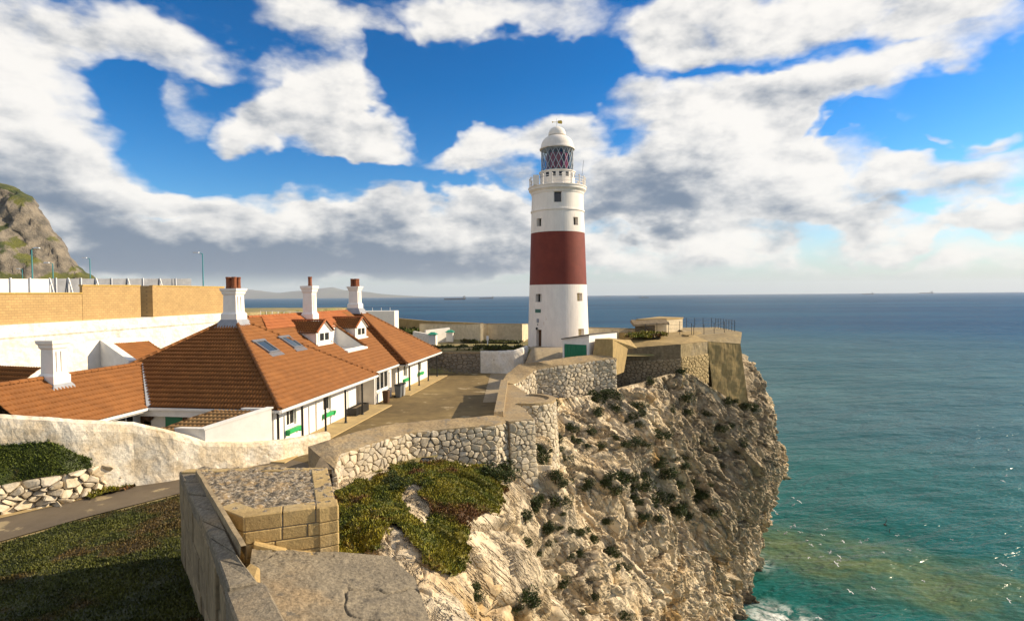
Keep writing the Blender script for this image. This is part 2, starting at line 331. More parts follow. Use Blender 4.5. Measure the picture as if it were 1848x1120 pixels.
# ------------------------------------------------------------------ sea
def sea_material():
    m = bpy.data.materials.new('sea_water'); m.use_nodes = True; N = NT(m.node_tree); N.n.clear()
    geo = N.n.new('ShaderNodeNewGeometry'); P = geo.outputs['Position']
    sx = N.node('ShaderNodeSeparateXYZ', ins={0: P})
    shore = N.v('LENGTH', N.v('SUBTRACT', P, (10, 40, 0)))
    dist = N.m('ADD', shore, N.m('MULTIPLY', N.m('SUBTRACT', N.noise(P, .012, 4, .6), .5), 60)); mid_refl = N.ramp(dist, 45, 135)
    depth = N.ramp(N.m('ADD', shore, N.m('MULTIPLY', N.m('SUBTRACT', N.noise(P, .004, 4, .6), .5), 300)), 180, 620)
    shallow_refl = N.mix(N.ramp(N.noise(P, .02, 4, .6), .35, .7), (.008, .084, .074), (.013, .122, .102))
    shallow_refl = N.mix(mid_refl, shallow_refl, N.mix(N.ramp(N.noise(N.v('MULTIPLY', P, (.5, 1.3, 1)), .011, 4, .6), .35, .65), (.034, .096, .108), (.064, .138, .145)))  # lighter mid-distance water: reflected bright clouds painted into the base colour
    deep = N.mix(N.ramp(N.noise(N.v('MULTIPLY', P, (.4, 1.4, 1)), .0022, 5, .62), .35, .68), (.006, .048, .108), (.014, .085, .150))
    col = N.mix(depth, shallow_refl, deep)
    # drifting plume of stirred-up sand off the point
    q = N.v('SUBTRACT', P, (45, 71, 0)); qw = N.v('ADD', q, N.v('SCALE', N.v('SUBTRACT', N.noise(P, .06, 4, .6, color=True), (.5, .5, .5)), scale=22))
    rot = N.n.new('ShaderNodeVectorRotate'); rot.rotation_type = 'Z_AXIS'; N.put(rot.inputs['Vector'], qw); rot.inputs['Angle'].default_value = math.radians(33)
    e = N.v('LENGTH', N.v('MULTIPLY', rot.outputs[0], (1 / 32., 1 / 12.5, 0)))
    plume = N.m('MULTIPLY', N.ramp(e, 1.05, .25), N.ramp(N.noise(N.v('MULTIPLY', rot.outputs[0], (.5, 2.0, 1)), .13, 5, .65), .18, .66))
    col = N.mix(N.m('MULTIPLY', plume, .8), col, (.13, .16, .058))
    # foam: surge at the foot of the rocks and a few breaking crests
    f1 = N.ramp(N.v('LENGTH', N.v('MULTIPLY', N.v('SUBTRACT', P, (27.5, 57.5, 0)), (1 / 5.5, 1 / 6., 0))), 1.0, .2)
    f2 = N.ramp(N.v('LENGTH', N.v('MULTIPLY', N.v('SUBTRACT', P, (30.5, 72.5, 0)), (1 / 3., 1 / 5., 0))), 1.0, .3)
    ft = N.noise(P, .55, 6, .7, dist=1.2)
    foam = N.m('MULTIPLY', N.m('ADD', f1, N.m('MULTIPLY', f2, .6), clamp=True), N.ramp(ft, .40, .60))
    caps = N.m('MULTIPLY', N.ramp(N.noise(N.v('MULTIPLY', P, (.35, 1, 1)), .11, 4, .7), .775, .81), N.ramp(N.noise(P, .012, 3, .5), .5, .62))
    foam = N.m('ADD', foam, N.m('MULTIPLY', caps, .8), clamp=True)
    col = N.mix(foam, col, (.75, .78, .74))
    # waves: long swell, wind chop and ripples
    Pw = N.v('ADD', P, N.v('SCALE', N.noise(P, .03, 2, .5, color=True), scale=6))
    rw = N.n.new('ShaderNodeVectorRotate'); rw.rotation_type = 'Z_AXIS'; N.put(rw.inputs['Vector'], Pw); rw.inputs['Angle'].default_value = math.radians(-14)
    st = N.v('MULTIPLY', rw.outputs[0], (.38, 1.0, 1.0))
    h = N.m('MULTIPLY', N.noise(st, .055, 2, .5), 3.6)
    h = N.m('MULTIPLY_ADD', N.noise(st, .22, 4, .62), 1.8, h)
    h = N.m('MULTIPLY_ADD', N.noise(N.v('MULTIPLY', P, (.7, 1, 1)), 1.3, 3, .6), .14, h)
    bn = N.n.new('ShaderNodeBump'); bn.inputs['Strength'].default_value = 1.0; bn.inputs['Distance'].default_value = 1.0; N.put(bn.inputs['Height'], h)
    # wave shadowing keeps a rough sea from ever mirroring fully, even at a glancing view
    fr = N.node('ShaderNodeFresnel', ins={'IOR': 1.33, 'Normal': bn.outputs[0]})
    df = N.node('ShaderNodeBsdfDiffuse', ins={'Color': col, 'Normal': bn.outputs[0]}); gl = N.node('ShaderNodeBsdfGlossy', ins={'Color': (1, 1, 1), 'Roughness': .22, 'Normal': bn.outputs[0]})
    mx = N.node('ShaderNodeMixShader', ins={0: N.m('MULTIPLY', N.m('MULTIPLY_ADD', fr.outputs[0], .24, .008), N.m('SUBTRACT', 1.0, foam))}); N.l.new(df.outputs[0], mx.inputs[1]); N.l.new(gl.outputs[0], mx.inputs[2])
    o = N.n.new('ShaderNodeOutputMaterial'); N.l.new(mx.outputs[0], o.inputs[0]); return m
def build_sea():
    R = [0, 20, 60, 150, 400, 1000, 3000, 9000, 16000, 25000]; n = 96; V = [(0, 0, 0)]; F = []
    for r in R[1:]:
        for i in range(n): t = 2 * math.pi * i / n; V.append((r * math.cos(t), r * math.sin(t), 0))
    me = bpy.data.meshes.new('sea')
    for i in range(n): F.append((0, 1 + i, 1 + (i + 1) % n))
    for k in range(len(R) - 2):
        for i in range(n): j = (i + 1) % n; a = 1 + k * n; F.append((a + i, a + n + i, a + n + j, a + j))
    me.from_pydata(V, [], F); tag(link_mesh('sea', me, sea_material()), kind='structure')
build_sea()
# ------------------------------------------------------------------ cliff
COURT, PLAT = 25.6, 28.3
# columns of the cliff: top at the foot of the walls, two points on the face, foot under the water
CC = [((-1.0, 4, 26.5), (2, 4, 25), (6, 4, 12), (11, 2, -3)),
      ((-1.8, 9, 27.2), (1, 10, 25.5), (5, 11, 13), (11, 12, -3)),
      ((-3.9, 13.2, 27.2), (-1.0, 14.5, 26.0), (4, 16, 13), (12, 19, -3)),
      ((-7.6, 22.5, 26.2), (-1.6, 19.5, 24.9), (4.6, 22, 12), (13, 27, -3)),
      ((-4.2, 28.2, 25.5), (-0.4, 25.6, 24.2), (5.6, 28, 11.5), (15, 34, -3)),
      ((-.3, 31.6, 24.6), (2.2, 30.2, 20.8), (8.0, 33.5, 10.5), (18, 41, -3)),
      ((1.2, 36.5, 25.0), (4.4, 36.8, 20.6), (11, 40.5, 10), (20.5, 48, -3)),
      ((2.0, 43.0, 25.9), (6.0, 43.2, 22.3), (13.5, 46.5, 10.5), (22.5, 54, -3)),
      ((7.0, 48.2, 25.4), (11, 48.8, 21.2), (17.0, 52, 10.5), (25.0, 60, -3)),
      ((13.0, 54.6, 25.4), (17.0, 54.6, 21.2), (22.3, 57.0, 10.5), (27.2, 64.5, -3)),
      ((18.6, 58.6, 25.6), (22.4, 59.4, 20.8), (26.6, 61.5, 10.5), (28.4, 68.5, -3)),
      ((25.6, 62.6, 21.6), (28.8, 64.8, 18.2), (30.4, 66.8, 10.0), (29.4, 73.0, -3)),
      ((28.5, 69.5, 26.0), (33.6, 72.5, 18.4), (33.8, 73.5, 9.0), (30.6, 77.5, -3)),
      ((29.0, 79.0, 25.5), (34, 83, 17.0), (33.5, 84, 8), (32, 86, -3)),
      ((20, 92, 25.5), (24, 97, 18), (26, 99, 8), (26, 101, -3)),
      ((2, 104, 26.5), (4, 109, 18), (5, 112, 8), (6, 114, -3)),
      ((-30, 115, 27.0), (-29, 120, 18), (-28, 123, 8), (-27, 126, -3)),
      ((-75, 121, 27), (-75, 127, 18), (-75, 130, 8), (-75, 134, -3)),
      ((-125, 124, 27), (-125, 130, 18), (-125, 133, 8), (-125, 137, -3))]
def catmull(P, t):                 # P (k,...,3), t in [0,k-1]
    k = len(P); i = np.clip(np.floor(t).astype(int), 0, k - 2); f = (t - i)[:, None]
    def g(j): return P[np.clip(j, 0, k - 1)]
    p0, p1, p2, p3 = g(i - 1), g(i), g(i + 1), g(i + 2)
    if p1.ndim == 3: f = f[..., None]
    return .5 * ((2 * p1) + (-p0 + p2) * f + (2 * p0 - 5 * p1 + 4 * p2 - p3) * f * f + (-p0 + 3 * p1 - 3 * p2 + p3) * f ** 3)
def cliff_grid():
    C = np.array(CC, dtype=float)                                   # columns x 4 x 3
    inn = C[:, :1].copy(); inn[:, 0, :2] -= (C[:, 1, :2] - C[:, 0, :2]) * .45   # a lip running in under the ground and walls
    C = np.concatenate([inn, C], 1)
    u = np.concatenate([np.linspace(0, 13, 1300), np.linspace(13, 18, 60)[1:]])
    v = np.concatenate([np.linspace(0, 1, 14), np.linspace(1, 2, 140)[1:], np.linspace(2, 3, 240)[1:], np.linspace(3, 4, 150)[1:]])
    A = catmull(C, u)                                               # u x 5 x 3
    B = catmull(np.transpose(A, (1, 0, 2)), v)                      # v x u x 3
    return np.transpose(B, (1, 0, 2)), u, v
def build_cliff():
    G, u, v = cliff_grid(); n, m, _ = G.shape
    du = np.gradient(G, axis=0); dv = np.gradient(G, axis=1); Nn = np.cross(dv, du); Nn /= np.linalg.norm(Nn, axis=2, keepdims=True) + 1e-9
    if Nn[400, 200, 0] < 0: Nn = -Nn
    P = G.reshape(-1, 3); N_ = Nn.reshape(-1, 3); V_ = np.repeat(v[None], n, 0).ravel(); U_ = np.repeat(u[:, None], m, 1).ravel()
    W = P + np.stack([fbm(P / 4.0, 3, 31), fbm(P / 4.0, 3, 41), fbm(P / 4.0, 3, 51)], -1) * .8
    # beds of rock dip to the lower right, with steep joints across them
    sn = np.array([.636, .48, .604]); sn /= np.linalg.norm(sn); sd = np.array([.599, .197, -.777]); sd -= sn * sd.dot(sn); sd /= np.linalg.norm(sd); sc = np.cross(sn, sd)
    Q = np.stack([W @ sd, W @ sn, W @ sc], -1)
    rib = sstep(7.5, 10, U_) * sstep(2.7, 1.9, V_)                    # steep ribbed face under the battery
    slab = 1 - .45 * rib
    d = fbm(P / 9.0, 3, 1) * 1.5
    a, e = facets(Q / np.array([8.5, 2.4, 3.6]), 3); d += a * .95 * slab - .95 * np.clip(.06 - e, 0, 1) / .06
    a, e = facets(Q / np.array([3.2, .85, 1.35]) + 7, 5); d += a * .36 * slab - .46 * np.clip(.07 - e, 0, 1) / .07
    a, e = facets(Q / np.array([.8, .30, .5]) + 3, 8); d += a * .13 - .10 * np.clip(.1 - e, 0, 1) / .1
    a, e = facets(Q / np.array([.40, .17, .26]) + 11, 9); d += a * .05
    bed = Q[:, 1] / 2.8 + fbm(P / 3., 2, 21) * .45; saw = bed - np.floor(bed); d += (saw - .5) * 1.15 * (1 - rib)
    bed = Q[:, 1] / .9 + fbm(P / 1.5, 2, 23) * .5; d += (bed - np.floor(bed) - .5) * .32 * (1 - rib)
    d += (ridged(W / np.array([2.0, 2.0, 6.0]), 4, 61) - .5) * 1.7 * rib
    d += (ridged(Q / np.array([3.0, .5, .8]), 3, 65) - .5) * .26 + fbm(P / .4, 3, 71) * .06
    # a gully running down from the rounded bastion
    g = np.exp(-((U_ - (5.9 + (V_ - 1.5) * .42)) / .20) ** 2) * sstep(1.2, 1.8, V_); d -= g * 1.5
    # undercut hollow below the overgrown terrace
    d -= 2.4 * np.exp(-((U_ - 4.7) / .45) ** 2 - ((V_ - 2.35) / .22) ** 2)
    amp = sstep(.75, 1.3, V_) * (.35 + .65 * sstep(1.2, 2.1, V_ + (U_ > 4.3) * .8))
    amp = np.where(U_ < 4.3, amp * (.35 + .65 * sstep(1.85, 2.15, V_)), amp)
    back = sstep(13.2, 14, U_); amp *= 1 - .3 * back
    P2 = P + N_ * (d * amp)[:, None]
    P2[:, 2] = np.where(V_ < .9, P2[:, 2] - .25, P2[:, 2])
    F = grid_faces(n, m)
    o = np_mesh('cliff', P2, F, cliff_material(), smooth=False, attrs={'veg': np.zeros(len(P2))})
    tag(o, kind='structure'); return o, P2, F
def cliff_material():
    m = bpy.data.materials.new('limestone_cliff'); m.use_nodes = True; N = NT(m.node_tree); N.n.clear()
    P = N.n.new('ShaderNodeNewGeometry').outputs['Position']
    a = N.mix(N.ramp(N.noise(P, .55, 6, .62), .32, .66), (.74, .63, .45), (.58, .445, .27))
    a = N.mix(N.ramp(N.noise(P, .16, 5, .62), .46, .64), a, (.54, .45, .32))
    a = N.mix(N.ramp(N.noise(P, .23, 5, .62), .56, .70), a, (.43, .27, .10))
    a = N.mix(N.ramp(N.noise(N.v('MULTIPLY', P, (1, 1, .3)), .9, 6, .7), .56, .66), a, (.19, .155, .105))
    head = N.m('MULTIPLY', N.ramp(N.v('LENGTH', N.v('MULTIPLY', N.v('SUBTRACT', P, (24, 62, 19)), (1 / 14., 1 / 14., 1 / 14.))), 1.2, .6), N.ramp(N.noise(P, .3, 6, .7), .30, .55, a=.35, b=.95))
    a = N.mix(head, a, N.mix(N.ramp(N.noise(P, 1.1, 6, .7), .4, .6), (.23, .19, .13), (.42, .345, .235)))
    sep = N.node('ShaderNodeSeparateXYZ', ins={0: P})
    tide = N.ramp(N.m('ADD', sep.outputs[2], N.m('MULTIPLY', N.noise(P, .5, 4, .6), 3.5)), 3.4, 2.0)   # wet, weed-darkened rock at the water
    a = N.mix(N.m('MULTIPLY', tide, .85), a, (.065, .048, .03))
    a = N.mix(N.ramp(N.noise(P, 3.5, 5, .7), .3, .7, a=.18, b=0.), a, (.30, .23, .14))
    b = N.n.new('ShaderNodeBsdfPrincipled'); N.put(b.inputs['Base Color'], a); b.inputs['Roughness'].default_value = .92; b.inputs['Specular IOR Level'].default_value = .2
    bn = N.n.new('ShaderNodeBump'); bn.inputs['Strength'].default_value = 1.0; bn.inputs['Distance'].default_value = .18
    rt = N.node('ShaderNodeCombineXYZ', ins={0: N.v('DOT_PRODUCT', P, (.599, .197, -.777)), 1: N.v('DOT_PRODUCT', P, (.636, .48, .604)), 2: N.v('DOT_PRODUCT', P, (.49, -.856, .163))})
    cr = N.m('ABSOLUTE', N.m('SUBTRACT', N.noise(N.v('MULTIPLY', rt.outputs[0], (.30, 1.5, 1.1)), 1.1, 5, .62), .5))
    joint = N.m('MULTIPLY', N.ramp(cr, .016, .004), N.ramp(N.noise(P, .35, 3, .5), .42, .55))      # crevice shade painted into the colour along the cracks
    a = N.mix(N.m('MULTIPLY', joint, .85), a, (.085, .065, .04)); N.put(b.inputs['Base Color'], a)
    hh = N.m('ADD', N.m('MULTIPLY', N.ramp(cr, 0., .07), .8), N.m('MULTIPLY', N.noise(P, 2.6, 7, .7), .6))
    N.put(bn.inputs['Height'], hh); N.l.new(bn.outputs[0], b.inputs['Normal'])
    o = N.n.new('ShaderNodeOutputMaterial'); N.l.new(b.outputs[0], o.inputs[0]); return m
CLIFF, CV, CF = build_cliff()
CLIFF_BVH = BVHTree.FromPolygons([tuple(p) for p in CV], [tuple(int(i) for i in f) for f in CF])
# ------------------------------------------------------------------ ground of the headland
COAST = np.array([(-1.5, 4), (-2.6, 9), (-4.6, 13.4), (-7.6, 18), (-8.3, 25.0), (-6.5, 27.4), (-3.9, 30.4), (-1.0, 31.9), (-.7, 34), (-.4, 44.5), (1.0, 48.6), (3.5, 49.4), (7, 51), (9.2, 54.6), (10.2, 57.2), (17.0, 58.6), (20.6, 62), (24, 66), (27, 72)] + [c[0][:2] for c in CC[13:]] + [(-125, 3)])
def inside(poly, x, y):
    r = np.zeros(len(x), bool); j = len(poly) - 1
    for i in range(len(poly)):
        xi, yi = poly[i]; xj, yj = poly[j]
        c = ((yi > y) != (yj > y)) & (x < (xj - xi) * (y - yi) / (yj - yi + 1e-12) + xi); r ^= c; j = i
    return r
def ground_h(x, y):
    z = np.full(x.shape, COURT)
    z = z + (PLAT - COURT) * sstep(49, 61, y) * sstep(.5, 2.4, x)
    z = np.where((y > 62.0) & (x < 2), np.maximum(z, 28.05), z)
    z = np.where((y > 62.0) & (x < -14), np.minimum(z, COURT + (y - 62) * .12 + 0), z)
    z = np.where(y > 75, np.minimum(np.maximum(z, 28.0), 28.3 + 0 * y), z)
    z = z + sstep(-10, -3.5, x) * sstep(24, 18, y) * .8              # grass rises to the bastion
    z = np.where(x < -43.9 + .179 * (y - 40), 31.9, z)                # terrace behind the white retaining wall
    z = np.where((x < -14.5) & (y < 25.5 + (x + 16.6) * .55), z + .9 * sstep(0, 1.2, 25.5 + (x + 16.6) * .55 - y) * sstep(-15, -17, x) * 0, z)
    return z
def build_ground():
    xs = np.arange(-124, 34, .8); ys = np.arange(4, 126, .8); X, Y = np.meshgrid(xs, ys, indexing='ij')
    Z = ground_h(X.ravel(), Y.ravel()) + fbm(np.stack([X.ravel() / 3, Y.ravel() / 3, 0 * X.ravel()], -1), 3, 9) * .05 - .03
    V = np.stack([X.ravel(), Y.ravel(), Z], -1); F = grid_faces(len(xs), len(ys))
    cx = V[F].mean(1); keep = inside(COAST, cx[:, 0], cx[:, 1]); F = F[keep][:, ::-1]
    tag(np_mesh('ground', V, F, M_EARTH), kind='structure')
build_ground()
# ------------------------------------------------------------------ stone packing
def vor_cells(S, H, size, asp=1.4, drop=.12, seed=0, jit=.5):
    """irregular interlocking cells filling a strip S x H metres; asp = width / height of a stone"""
    r = random.Random(seed); w = size * math.sqrt(asp); h = size / math.sqrt(asp); pts = []; j = 0; y = h * .5
    while y < H + h * .4:
        x = w * (.5 if j % 2 else 0.0)
        while x < S + w * .5:
            if r.random() > drop: pts.append((x + (r.random() * 2 - 1) * jit * w, y + (r.random() * 2 - 1) * jit * h))
            x += w * (.75 + .5 * r.random())
        y += h; j += 1
    A = np.array(pts); B = A / (w, h); out = []
    for i in range(len(A)):
        d = ((B - B[i]) ** 2).sum(1); nb = [k for k in np.argsort(d)[1:19] if d[k] < 9]
        cx, cy = B[i]; poly = [(cx - 1.6, cy - 1.6), (cx + 1.6, cy - 1.6), (cx + 1.6, cy + 1.6), (cx - 1.6, cy + 1.6)]
        planes = [(B[k][0] - cx, B[k][1] - cy, (B[k] ** 2).sum() / 2 - (B[i] ** 2).sum() / 2) for k in nb]
        planes += [(-1, 0, 0), (1, 0, S / w), (0, -1, 0), (0, 1, H / h)]
        for a, b, c in planes:
            q = []
            for k in range(len(poly)):
                p0 = poly[k]; p1 = poly[(k + 1) % len(poly)]; s0 = a * p0[0] + b * p0[1] - c; s1 = a * p1[0] + b * p1[1] - c
                if s0 <= 0: q.append(p0)
                if (s0 < 0) != (s1 < 0) and abs(s0 - s1) > 1e-9:
                    t = s0 / (s0 - s1); q.append((p0[0] + (p1[0] - p0[0]) * t, p0[1] + (p1[1] - p0[1]) * t))
            poly = q
            if len(poly) < 3: break
        if len(poly) < 3: continue
        P = [(x * w, y * h) for x, y in poly]
        ar = .5 * abs(sum(P[k][0] * P[(k + 1) % len(P)][1] - P[(k + 1) % len(P)][0] * P[k][1] for k in range(len(P))))
        if ar > .12 * size * size: out.append(P)
    return out
class Path:
    """top edge of a wall face as a 3D polyline; outward = right-hand side of travel when side=1"""
    def __init__(s, pts, side=1, batter=.06):
        s.p = [Vector(q) for q in pts]; s.b = batter; s.d = [0]
        for a, b in zip(s.p, s.p[1:]): s.d.append(s.d[-1] + (b - a).length)
        s.L = s.d[-1]; s.n = []
        for i in range(len(s.p)):
            t = (s.p[min(i + 1, len(s.p) - 1)] - s.p[max(i - 1, 0)]); t.z = 0; t.normalize(); s.n.append(Vector((t.y, -t.x, 0)) * side)
    def get(s, x):
        x = min(max(x, 0), s.L); i = 0
        while i < len(s.d) - 2 and s.d[i + 1] < x: i += 1
        f = (x - s.d[i]) / (s.d[i + 1] - s.d[i] + 1e-9)
        return s.p[i].lerp(s.p[i + 1], f), s.n[i].lerp(s.n[i + 1], f).normalized()
    def at(s, x, t, out=0.0):
        p, n = s.get(x); return p + n * (t * s.b + out) + Vector((0, 0, -t))
def stone_mb(path, poly, joint, proud, r, tilt=.25):
    n = len(poly); cx = sum(p[0] for p in poly) / n; cy = sum(p[1] for p in poly) / n
    if n <= 6:          # round the corners a little
        q = []
        for k in range(n):
            a = poly[k]; b = poly[(k + 1) % n]
            q += [(a[0] * .8 + b[0] * .2, a[1] * .8 + b[1] * .2), (a[0] * .2 + b[0] * .8, a[1] * .2 + b[1] * .8)]
        poly = q; n = len(poly)
    rad = sum(math.hypot(p[0] - cx, p[1] - cy) for p in poly) / n; k0 = max(.5, 1 - joint / rad)
    pr = proud * (.6 + .9 * r.random()); gx = (r.random() * 2 - 1) * tilt * proud / rad; gy = (r.random() * 2 - 1) * tilt * proud / rad
    vs = []
    for sc, dz in ((k0, -.10), (k0 * .96, pr * .55), (k0 * (.66 + .1 * r.random()), pr)):
        for (x, y) in poly:
            w = 1 if dz < 0 else 1 + (r.random() - .5) * .14; dx, dy = (x - cx) * sc * w, (y - cy) * sc * w
            vs.append(path.at(cx + dx, cy + dy, dz + (gx * dx + gy * dy if dz > 0 else 0)))
    vs.append(path.at(cx, cy, pr * 1.06))
    fs = [(a * n + i, a * n + (i + 1) % n, (a + 1) * n + (i + 1) % n, (a + 1) * n + i) for a in (0, 1) for i in range(n)]
    fs += [(2 * n + i, 2 * n + (i + 1) % n, 3 * n) for i in range(n)]
    return vs, fs
def stone_face(parent, path, H, size, asp=1.35, joint=.02, proud=.09, seed=0, drop=.12, m=None, single=True, keep=None, name='stone', tilt=.6):
    """face of separate stones on a wall; H number or function of distance; single=False joins them into one 'stuff' part"""
    r = random.Random(seed); hm = H if not callable(H) else max(H(path.L * k / 20) for k in range(21)); J = MB(); cnt = 0
    cells = vor_cells(path.L, hm, size, asp, drop, seed); cells.sort(key=lambda P: -abs(sum(P[k][0] * P[(k + 1) % len(P)][1] - P[(k + 1) % len(P)][0] * P[k][1] for k in range(len(P)))))
    for poly in cells:
        cx = sum(p[0] for p in poly) / len(poly); cy = sum(p[1] for p in poly) / len(poly)
        if callable(H) and cy > H(cx): continue
        if keep and not keep(path.at(cx, cy)): continue
        vs, fs = stone_mb(path, poly, joint, proud, r, tilt)
        if single and cnt < 300: MB().add(vs, fs).build(name, m or M_STONE, parent); cnt += 1
        else: J.add(vs, fs)
    if J.v:
        o = J.build('rubble_stones' if not single else 'small_stones', m or M_STONE, parent); tag(o, kind='stuff')
def core_face(parent, path, H, m, name='rubble_core', back=.8, inset=.03):
    b = MB(); n = max(8, int(path.L / .4)); h = H if callable(H) else (lambda x: H)
    rows = []
    for i in range(n + 1):
        x = path.L * i / n; hh = h(x) + .3
        rows.append([path.at(x, 0, -inset - back), path.at(x, 0, -inset), path.at(x, hh * .5, -inset), path.at(x, hh, -inset)])
    b.grid(rows); return b.build(name, m, parent)
def coping(parent, inner, outer, m, name='coping', drop=.25, over=.06, amp=.035, seed=1, n=60, mrow=9):
    """rough sloping cap between two edge polylines"""
    pi = Path(inner); po = Path(outer); rows = []
    for i in range(n + 1):
        a = pi.get(pi.L * i / n)[0]; c = po.get(po.L * i / n)[0]; d = c - a; d.z = 0; d.normalize(); row = [a + Vector((0, 0, -1.2)), a + Vector((0, 0, -.03))]
        for k in range(mrow + 1):
            p = a.lerp(c + d * over, k / mrow); p.z += .03; e = mnoise.noise(p * 1.1 + Vector((seed, 0, 0))) * amp * 1.4 + mnoise.noise(p * 5.0) * amp * .6
            if k in (0, mrow): e -= .02
            row.append(p + Vector((0, 0, e)))
        q = row[-1].copy(); row.append(q + Vector((0, 0, -drop * .5)) + d * .01); row.append(q + Vector((0, 0, -drop)) - d * (over + .02)); rows.append(row)
    b = MB().grid(rows); k = len(rows[0]); b.f += [list(range(k)), [n * k + j for j in range(k)]]; b.mi += [0, 0]
    return b.build(name, m, parent)
def slab_wall(name, pts, th, z0, mtl, label, cat, cap=None, amp=.05, nseg=.18, group=None):
    """free-standing rough wall: pts = (x, y, top z) along its centre, rounded top"""
    th2 = th / 2; p = Path(pts); n = max(6, int(p.L / nseg)); rows = []
    ring = [(-1, k / 10) for k in range(10)] + [(-.75, 1), (0, 1.03), (.75, 1)] + [(1, k / 10) for k in range(9, -1, -1)]
    for i in range(n + 1):
        c, nn = p.get(p.L * i / n); row = []
        zb = z0(c.x, c.y) if callable(z0) else z0
        for a, t in ring:
            q = Vector((c.x, c.y, 0)) + nn * (a * th2); q.z = zb + (c.z - zb) * t
            e = mnoise.noise(q * .9) * amp + mnoise.noise(q * 3.4) * amp * .6 + mnoise.noise(q * 7.5) * amp * .3; row.append(q + nn * (e * (1 if a >= 0 else -1)) + Vector((0, 0, e * .8 if t > .8 else 0)))
        rows.append(row)
    b = MB().grid(rows); m_ = len(ring)
    b.f.append(list(range(m_))[::-1]); b.mi.append(0); b.f.append([n * m_ + k for k in range(m_)]); b.mi.append(0)
    o = b.build(name, mtl); return tag(o, label, cat, group)
# ------------------------------------------------------------------ sea wall in front of the courtyard
W1I = [on(*q) for q in ((556, 806, 26.9), (594, 794, 27.1), (640, 780, 27.1), (667, 772.6, 27.1), (713, 764, 27.1), (783.5, 757.7, 27.1), (864.7, 752, 27.1), (892, 747.7, 27.1))]
W1O = [on(*q) for q in ((603, 846, 26.8), (613, 818.6, 26.9), (670, 799.6, 26.9), (735, 780.7, 26.9), (783.5, 775, 26.9), (851, 770, 26.9), (892, 767, 26.9), (919, 760, 26.9))]
w1 = empty('sea_wall', (-4, 29, 26), 'long cream rubble sea wall with a sloping tan coping beside the courtyard', 'wall')
p1 = Path(W1O, 1, .07)
H1 = lambda x: 2.7 + 1.6 * max(0, min(1, x / p1.L))
core_face(w1, p1, H1, M_MORTAR); coping(w1, W1I, W1O, M_COPE, seed=3)
stone_face(w1, p1, H1, .285, 1.2, .011, .075, seed=5, drop=.3)
# inner face of the parapet towards the courtyard
pin = Path(W1I, -1, 0.0); b = MB(); b.grid([[pin.at(pin.L * i / 24, 0, 0), pin.at(pin.L * i / 24, 1.3, 0)] for i in range(25)]); b.build('inner_face', M_COPE, w1)
# ------------------------------------------------------------------ gun platform with the rounded bastion
bt = empty('rounded_bastion', (0.5, 37, 24), 'round-nosed rubble bastion with flat tan top jutting over the cliff', 'bastion')
A = [on(*q) for q in ((893, 748, 27.12), (919, 761, 26.95), (941, 759, 26.95), (963, 757, 26.95))]
BC, BR = Vector((1.0, 38.2, 0)), 1.85
arc = [Vector((BC.x + BR * math.cos(t), BC.y + BR * math.sin(t), 26.95)) for t in [math.radians(a) for a in range(-112, 95, 9)]]
tail = [on(985, 706, 26.95), on(940, 694, 26.95), on(905, 690, 27.12)]
top = A + [on(944, 736, 26.95)] + arc + [on(925, 693, 26.95), on(905, 690, 27.12)]
MB().prism([(p.x, p.y) for p in top], 23.2, 26.98).build('platform', M_COPE, bt)
inn = [on(893, 748, 27.1), on(905, 690, 27.1)]
ow = Vector((.55, .02, 0))
MB().prism([(inn[0].x - .04, inn[0].y - .2), (inn[0].x + .5, inn[0].y), (inn[1].x + .5, inn[1].y), (inn[1].x - .04, inn[1].y + .2)], 25.6, 27.3).build('parapet', M_COPE, bt)
rim = MB(); rr = []
for p in arc:
    d = (p - Vector((BC.x, BC.y, p.z))).normalized()
    rr.append([p - d * .42 + Vector((0, 0, .02)), p - d * .40 + Vector((0, 0, .16)), p + d * .05 + Vector((0, 0, .13)), p + d * .05 + Vector((0, 0, -.10)), p + Vector((0, 0, -.12))])
rim.grid(rr).build('rim', M_COPE, bt)
pa = Path(A[1:] + [on(944, 736, 26.95)], 1, .05); core_face(bt, pa, 4.2, M_MORTAR, back=.05); stone_face(bt, pa, 4.2, .28, 1.1, .011, .07, seed=8, drop=.28)
pb = Path(arc, 1, .05); core_face(bt, pb, 4.6, M_MORTAR, back=.05); stone_face(bt, pb, 4.6, .28, 1.15, .011, .07, seed=9, drop=.28)
# ------------------------------------------------------------------ wall climbing to the lighthouse
W2I = [on(*q) for q in ((905, 690, 27.15), (915, 674, 27.5), (936, 657, 28.1), (971, 653, 28.3), (1014, 645.7, 28.45), (1060, 641, 28.55), (1095, 641, 28.6))]
W2O = [on(*q) for q in ((925, 693, 26.98), (940, 686, 27.1), (966, 667, 27.7), (1018.6, 658.6, 28.0), (1071, 650.5, 28.2), (1112, 647, 28.3))]
w2 = empty('upper_sea_wall', (4, 48, 26), 'cream rubble wall with broad tan coping below the green-doored garage', 'wall')
p2 = Path(W2O, 1, .07); H2 = lambda x: 2.6 + 1.2 * min(1, x / p2.L)
core_face(w2, p2, H2, M_MORTAR); coping(w2, W2I, W2O, M_COPE, seed=12); stone_face(w2, p2, H2, .32, 1.2, .012, .085, seed=15, drop=.25)
